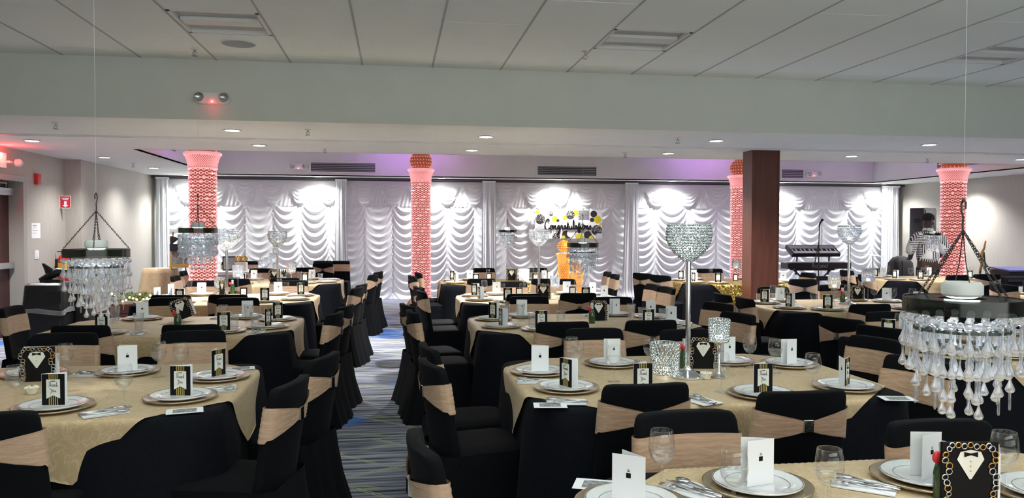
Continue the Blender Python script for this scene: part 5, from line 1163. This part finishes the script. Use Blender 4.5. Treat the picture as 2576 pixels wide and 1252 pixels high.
# things on the gift table
t = thing('dark_picture', 'dark framed picture standing on the gift table', 'picture', (at_y(575, 655, 15.2).x, 15.3, 0.756), 0, None); obj('frame', MB().box(-0.13, -0.012, 0, 0.13, 0.012, 0.27), 'print_black', t); obj('photograph', MB().box(-0.11, -0.015, 0.02, 0.11, -0.012, 0.25), 'print_grey', t)
t = thing('gold_bow_gift', 'pale gift box with a gold ribbon bow on the gift table', 'gift', (at_y(607, 655, 15.1).x, 15.1, 0.756)); obj('box', MB().box(-0.10, -0.1, 0, 0.10, 0.1, 0.16), 'paper_cream', t)
bw = MB()
for i in range(7): bw.torus((0.06 * math.cos(i * 0.9), 0.06 * math.sin(i * 0.9), 0.23), 0.05, 0.012, 12, 5, Matrix.Rotation(i * 0.9, 4, 'Z') @ Matrix.Rotation(PI / 2, 4, 'X'))
obj('ribbon_bow', bw, 'gold_leaf', t, smooth=True)
t = thing('potted_sprout', 'small potted green plant on the back left table', 'plant', (at_y(714, 690, 12.0).x, 12.0, TOPZ)); obj('pot', MB().lathe([(0, 0), (0.03, 0), (0.04, 0.07), (0.036, 0.07), (0, 0.06)], 14), 'candle_wax', t)
lf = MB()
for i in range(7): a = i * 0.9; lf.add([(0, 0, 0.06), (0.03 * math.cos(a) - 0.01 * math.sin(a), 0.03 * math.sin(a) + 0.01 * math.cos(a), 0.13), (0.04 * math.cos(a), 0.04 * math.sin(a), 0.20), (0.03 * math.cos(a) + 0.01 * math.sin(a), 0.03 * math.sin(a) - 0.01 * math.cos(a), 0.13)], [(0, 1, 2, 3)])
obj('leaves', lf, 'evergreen', t, smooth=False)

# ------------------------------------------------------------------ band corner
ky = 15.2
kx = at_y(2043, 640, ky).x
t = thing('upper_keyboard', 'upper black synthesizer keyboard tilted on the two tier stand', 'keyboard', (kx, ky, 1.08)); 
M = Matrix.Rotation(0.55, 4, 'X'); obj('case', MB().box(-0.55, -0.17, 0.0, 0.55, 0.17, 0.08, M), 'black_plastic', t)
obj('control_panel', MB().box(-0.52, 0.02, 0.08, 0.52, 0.15, 0.084, M), 'grey_metal', t)
kb = MB(); wk = MB()
for i in range(36):
    wk.box(-0.50 + i * 0.028, -0.15, 0.08, -0.474 + i * 0.028, 0.0, 0.09, M)
    if i % 7 not in (2, 6): kb.box(-0.482 + i * 0.028, -0.08, 0.09, -0.466 + i * 0.028, 0.0, 0.10, M)
obj('white_keys', wk, 'paper', t, smooth=False); obj('black_keys', kb, 'print_black', t, smooth=False)
t = thing('digital_piano', 'lower black digital piano with brand lettering across its back', 'keyboard', (kx + 0.03, ky - 0.1, 0.74)); obj('case', MB().box(-0.72, -0.15, 0, 0.72, 0.15, 0.13), 'black_plastic', t); obj('key_bed', MB().box(-0.66, 0.0, 0.13, 0.66, 0.145, 0.145), 'paper', t)
fc = bpy.data.curves.new('lettering', 'FONT'); fc.body = 'Roland'; fc.size = 0.13; fc.align_x = 'CENTER'; fc.align_y = 'CENTER'; fc.extrude = 0.001; fc.materials.append(MATS['grey_metal']); link('lettering', as_mesh(fc), t, (0.0, -0.152, 0.065), (PI / 2, 0, 0))
t = thing('keyboard_stand', 'black folding two tier keyboard stand before the curtain', 'stand', (kx, ky, 0)); 
for nm_, a, b_ in (('upright', (-0.34, 0.05, 0.60), (-0.34, 0.0, 1.08)), ('upright', (0.40, 0.05, 0.60), (0.40, 0.0, 1.08)), ('cross_leg', (-0.42, -0.05, 0.0), (0.42, -0.05, 0.72)), ('cross_leg', (0.42, 0.03, 0.0), (-0.42, 0.03, 0.72))): obj(nm_, MB().tube([a, b_], 0.018, 8), 'black_plastic', t)
obj('shelf_bar', MB().box(-0.45, -0.12, 0.70, 0.45, -0.08, 0.735).box(-0.45, 0.08, 0.70, 0.45, 0.12, 0.735), 'black_plastic', t)
t = thing('effects_box', 'small black effects box under the lower keyboard', 'box', (kx + 0.0, ky - 0.25, 0.50)); obj('case', MB().box(-0.16, -0.1, 0, 0.16, 0.1, 0.09), 'black_plastic', t); obj('stand_leg', MB().box(-0.02, -0.02, -0.50, 0.02, 0.02, 0), 'black_plastic', t)
mx_ = at_y(2060, 600, 14.7).x
t = thing('microphone_stand', 'black microphone on a boom stand rising behind the keyboards', 'microphone', (mx_, 14.7, 0))
obj('tripod', MB().tube([(0, 0, 0.15), (-0.28, -0.1, 0.0)], 0.01, 6).tube([(0, 0, 0.15), (0.28, -0.1, 0.0)], 0.01, 6).tube([(0, 0, 0.15), (0.0, 0.3, 0.0)], 0.01, 6), 'black_plastic', t); obj('pole', MB().tube([(0, 0, 0.1), (0, 0, 1.30)], 0.013, 8), 'black_plastic', t); obj('boom', MB().tube([(-0.09, 0, 0.85), (0, 0, 1.30), (0.01, 0, 1.68)], 0.010, 8), 'black_plastic', t)
obj('microphone', MB().tube([(0.0, 0, 1.63), (0.02, -0.01, 1.71), (0.04, -0.02, 1.74)], [0.012, 0.018, 0.02], 10).ico((0.05, -0.03, 1.765), 0.03, 1), 'black_matte', t)
for px, py, Y, lab, r_ in ((2196, 641, 15.0, 'grey cymbal tilted on its stand at the curtain end', 0.21), (2290, 634, 15.6, 'bronze cymbal edge showing left of the standing man', 0.2)):
    v_ = at_y(px, py, Y); t = thing('cymbal', lab, 'cymbal', (v_.x, Y, 0), 0, 'drum kit cymbals'); M = Matrix.Translation((0, 0, v_.z)) @ Matrix.Rotation(0.12, 4, 'Y') @ Matrix.Rotation(0.05, 4, 'X')
    obj('plate', MB().lathe([(0, 0.03), (0.03, 0.025), (0.05, 0.012), (r_, -0.01), (r_, -0.013), (0.04, 0.0)], 28, M), 'brass' if px > 2250 else 'steel', t); obj('stand', MB().tube([(0, 0, 0), (0, 0, v_.z + 0.03)], 0.01, 8).tube([(0, 0, 0.3), (0.25, 0, 0)], 0.009, 6).tube([(0, 0, 0.3), (-0.2, 0.15, 0)], 0.009, 6).tube([(0, 0, 0.3), (-0.2, -0.15, 0)], 0.009, 6), 'grey_metal', t)
v_ = at_y(2322, 512, 15.4)
t = thing('loudspeaker', 'black loudspeaker raised behind the standing man', 'speaker', (v_.x, 15.4, 0), 0.35)
obj('cabinet', MB().loops([[(x, y, z) for x, y in rrect(w_, 0.36, 0.04, 4)] for z, w_ in ((1.35, 0.42), (1.36, 0.44), (2.03, 0.44), (2.05, 0.42))], cap0=True, cap1=True), 'black_plastic', t); obj('front_grille', MB().box(-0.19, -0.19, 1.40, 0.19, -0.18, 2.0), 'black_matte', t); obj('pole', MB().tube([(0, 0, 0.1), (0, 0, 1.36)], 0.02, 8), 'black_plastic', t); obj('handle', MB().box(-0.228, -0.05, 1.72, -0.215, 0.05, 1.82), 'black_matte', t)
for a in range(3): obj('leg', MB().tube([(0, 0, 0.5), (0.4 * math.cos(a * 2.09 + 0.5), 0.4 * math.sin(a * 2.09 + 0.5), 0.0)], 0.014, 6), 'black_plastic', t)
v_ = at_y(2265, 668, 15.2); t = thing('equipment_bag', 'black equipment bag heaped beside the curtain end', 'bag', (v_.x, 15.2, 0))
obj('bag_body', MB().loops([[(x * k, y * k, z) for x, y in rrect(0.5, 0.35, 0.12, 5)] for z, k in ((0, 1), (0.5, 1.1), (0.85, 0.95), (0.97, 0.6), (1.0, 0.2))], cap0=True, cap1=True), 'black_matte', t, smooth=True); obj('strap', MB().tube([(-0.1, -0.2, 0.9), (-0.1, -0.22, 0.6), (-0.08, -0.21, 0.3)], 0.012, 6), 'black_plastic', t)
v_ = at_y(2443, 660, 13.3); t = thing('brass_ornament', 'brass figure shaped instrument stand right of the pink column', 'stand', (v_.x, 13.0, 0))
obj('legs', MB().tube([(-0.16, 0, 0), (0, 0, 1.15)], 0.012, 6).tube([(0.16, 0, 0), (0.02, 0, 1.15)], 0.012, 6).tube([(0, 0.2, 0), (0.01, 0, 1.1)], 0.012, 6), 'black_plastic', t); obj('figure', MB().tube([(-0.08, 0, 0.75), (-0.02, 0, 0.95), (-0.04, 0, 1.1), (0.02, 0, 1.22), (0.05, 0, 1.36)], [0.012, 0.022, 0.03, 0.02, 0.012], 8), 'brass', t)
# mixer table with blue cover
v_ = at_y(2528, 690, 12.3); t = thing('equipment_table', 'black covered equipment table at the right edge', 'table', (v_.x + 0.3, 12.3, 0)); obj('cover', MB().loops([[(x * k, y * k, z) for x, y in rrect(1.3, 0.8, 0.08, 5, 4)] for z, k in ((0, 1.05), (0.7, 1.01), (0.735, 1.0), (0.75, 0.97))], cap1=True), 'black_cloth', t, smooth=True); obj('edge_strip', MB().box(-0.6, -0.42, 0.66, 0.6, -0.405, 0.70), 'black_plastic', t)
t = thing('blue_binder', 'dark blue folded cover on the black equipment table', 'cover', (v_.x + 0.25, 12.3, 0.75)); obj('top_sheet', MB().box(-0.38, -0.25, 0.10, 0.38, 0.25, 0.125, Matrix.Rotation(0.08, 4, 'X')), 'blue_cover', t); obj('case', MB().box(-0.35, -0.22, 0, 0.35, 0.22, 0.10), 'black_plastic', t)

# ------------------------------------------------------------------ the standing man, seen from behind
def skin_mesh(name, pts, edges, mat, parent, root=0, sub=2):
    me = bpy.data.meshes.new(name); me.from_pydata([p[:3] for p in pts], edges, []); me.materials.append(MATS[mat])
    o = link(name, me, parent); 
    sk = o.modifiers.new('skin', 'SKIN'); sk.use_smooth_shade = True
    lay = me.skin_vertices[0].data if me.skin_vertices else None
    if lay is None:
        bpy.context.view_layer.update(); lay = me.skin_vertices[0].data
    for i, p in enumerate(pts): lay[i].radius = (p[3], p[4] if len(p) > 4 else p[3]); lay[i].use_root = (i == root)
    ss = o.modifiers.new('subdivision', 'SUBSURF'); ss.levels = sub; ss.render_levels = sub
    return o
MY = 12.6; v_ = at_y(2335, 560, MY)
man = thing('person', 'person in dark cap and black and white newsprint shirt, back turned', 'person', (v_.x, MY, 0), -0.25)
# facing +Y (away from the camera); z up, height about 1.86 with cap
B = [(0, 0, 0.97, 0.155, 0.115), (0, 0.0, 1.15, 0.16, 0.12), (0, 0.0, 1.34, 0.175, 0.12), (0, -0.01, 1.48, 0.13, 0.09), (0, 0.01, 1.56, 0.062, 0.062), (0, 0.03, 1.66, 0.080, 0.095), (0, 0.03, 1.76, 0.078, 0.095), (0, 0.02, 1.82, 0.05, 0.06),
     (0.19, -0.01, 1.46, 0.075), (0.27, -0.02, 1.20, 0.055), (0.24, 0.18, 1.05, 0.042), (0.20, 0.27, 1.05, 0.03), (-0.19, -0.01, 1.46, 0.075), (-0.28, -0.02, 1.20, 0.055), (-0.24, 0.17, 1.04, 0.042), (-0.19, 0.26, 1.04, 0.03),
     (0.10, 0, 0.86, 0.095), (0.11, 0.01, 0.50, 0.068), (0.115, -0.01, 0.10, 0.045), (0.125, 0.14, 0.035, 0.035), (-0.10, 0, 0.86, 0.095), (-0.11, 0.01, 0.50, 0.068), (-0.115, -0.01, 0.10, 0.045), (-0.125, 0.14, 0.035, 0.035)]
E_ = [(0, 1), (1, 2), (2, 3), (3, 4), (4, 5), (5, 6), (6, 7), (3, 8), (8, 9), (9, 10), (10, 11), (3, 12), (12, 13), (13, 14), (14, 15), (0, 16), (16, 17), (17, 18), (18, 19), (0, 20), (20, 21), (21, 22), (22, 23)]
for sx, w_ in ((1, 11), (-1, 15)):
    bx_, by_, bz_ = B[w_][:3]
    B.append((bx_ - sx * 0.01, by_ + 0.07, bz_ - 0.005, 0.028, 0.016)); pi_ = len(B) - 1; E_.append((w_, pi_))
    for f in range(4):
        off = (f - 1.5) * 0.019; L_ = (0.065, 0.078, 0.074, 0.058)[f]
        B.append((bx_ - sx * 0.01 + off, by_ + 0.07 + L_ * 0.5, bz_ - 0.010, 0.009)); B.append((bx_ - sx * 0.01 + off, by_ + 0.07 + L_ * 0.85, bz_ - 0.035, 0.008)); k = len(B); E_ += [(pi_, k - 2), (k - 2, k - 1)]
    B.append((bx_ - sx * 0.05, by_ + 0.06, bz_ + 0.01, 0.010)); B.append((bx_ - sx * 0.06, by_ + 0.09, bz_ - 0.01, 0.009)); k = len(B); E_ += [(pi_, k - 2), (k - 2, k - 1)]
skin_mesh('body', B, E_, 'skin', man)
S = [(0, -0.005, 0.93, 0.215, 0.165), (0, -0.005, 1.15, 0.215, 0.165), (0, -0.005, 1.33, 0.215, 0.155), (0, -0.01, 1.455, 0.16, 0.115), (0, 0.0, 1.53, 0.085, 0.08), (0.205, -0.01, 1.445, 0.105), (0.295, -0.02, 1.22, 0.095), (0.285, 0.06, 1.12, 0.082), (-0.205, -0.01, 1.445, 0.105), (-0.305, -0.02, 1.22, 0.095), (-0.29, 0.06, 1.12, 0.082)]
skin_mesh('shirt', S, [(0, 1), (1, 2), (2, 3), (3, 4), (3, 5), (5, 6), (6, 7), (3, 8), (8, 9), (9, 10)], 'newsprint', man)
obj('collar', MB().lathe([(0.085, 1.545), (0.092, 1.565), (0.082, 1.60), (0.078, 1.595), (0.084, 1.56)], 20), 'paper', man, smooth=True)
T_ = [(0, 0, 0.97, 0.165, 0.125), (0.105, 0, 0.84, 0.11), (0.115, 0.01, 0.5, 0.085), (0.118, -0.01, 0.08, 0.075), (-0.105, 0, 0.84, 0.11), (-0.115, 0.01, 0.5, 0.085), (-0.118, -0.01, 0.08, 0.075)]
skin_mesh('trousers', T_, [(0, 1), (1, 2), (2, 3), (0, 4), (4, 5), (5, 6)], 'denim', man, sub=1)
cp = MB()
for k in range(5): pass
cp.lathe([(0.108, 1.735), (0.112, 1.77), (0.104, 1.82), (0.075, 1.855), (0.03, 1.872), (0, 1.874)], 24, Matrix.Translation((0, 0.02, 0)))
cap_ = obj('cap', cp, 'black_matte', man, smooth=True); obj('cap_brim', MB().loops([[(x * 1.0, y + 0.15, z) for x, y in rrect(0.17, 0.14, 0.06, 5)] for z in (1.742, 1.752)], cap0=True, cap1=True), 'black_matte', cap_)
for sx in (-1, 1): obj('ear', MB().ico((sx * 0.092, 0.02, 1.68), 0.028, 1, (0.4, 0.8, 1.2)), 'skin', man, smooth=True)
obj('face_features', MB().ico((0, 0.135, 1.665), 0.022, 1, (0.8, 1, 1.3)).ico((0, 0.125, 1.62), 0.026, 1, (1.2, 0.5, 0.4)).ico((0.033, 0.118, 1.70), 0.012, 1).ico((-0.033, 0.118, 1.70), 0.012, 1), 'skin', man, smooth=True)
for sx in (-1, 1): obj('shoe', MB().loops([[(x + sx * 0.125, y + 0.06, z) for x, y in rrect(0.10 * k, 0.28 * k, 0.045 * k, 4)] for z, k in ((0.0, 1), (0.05, 0.98), (0.08, 0.7))], cap0=True, cap1=True), 'black_matte', man)
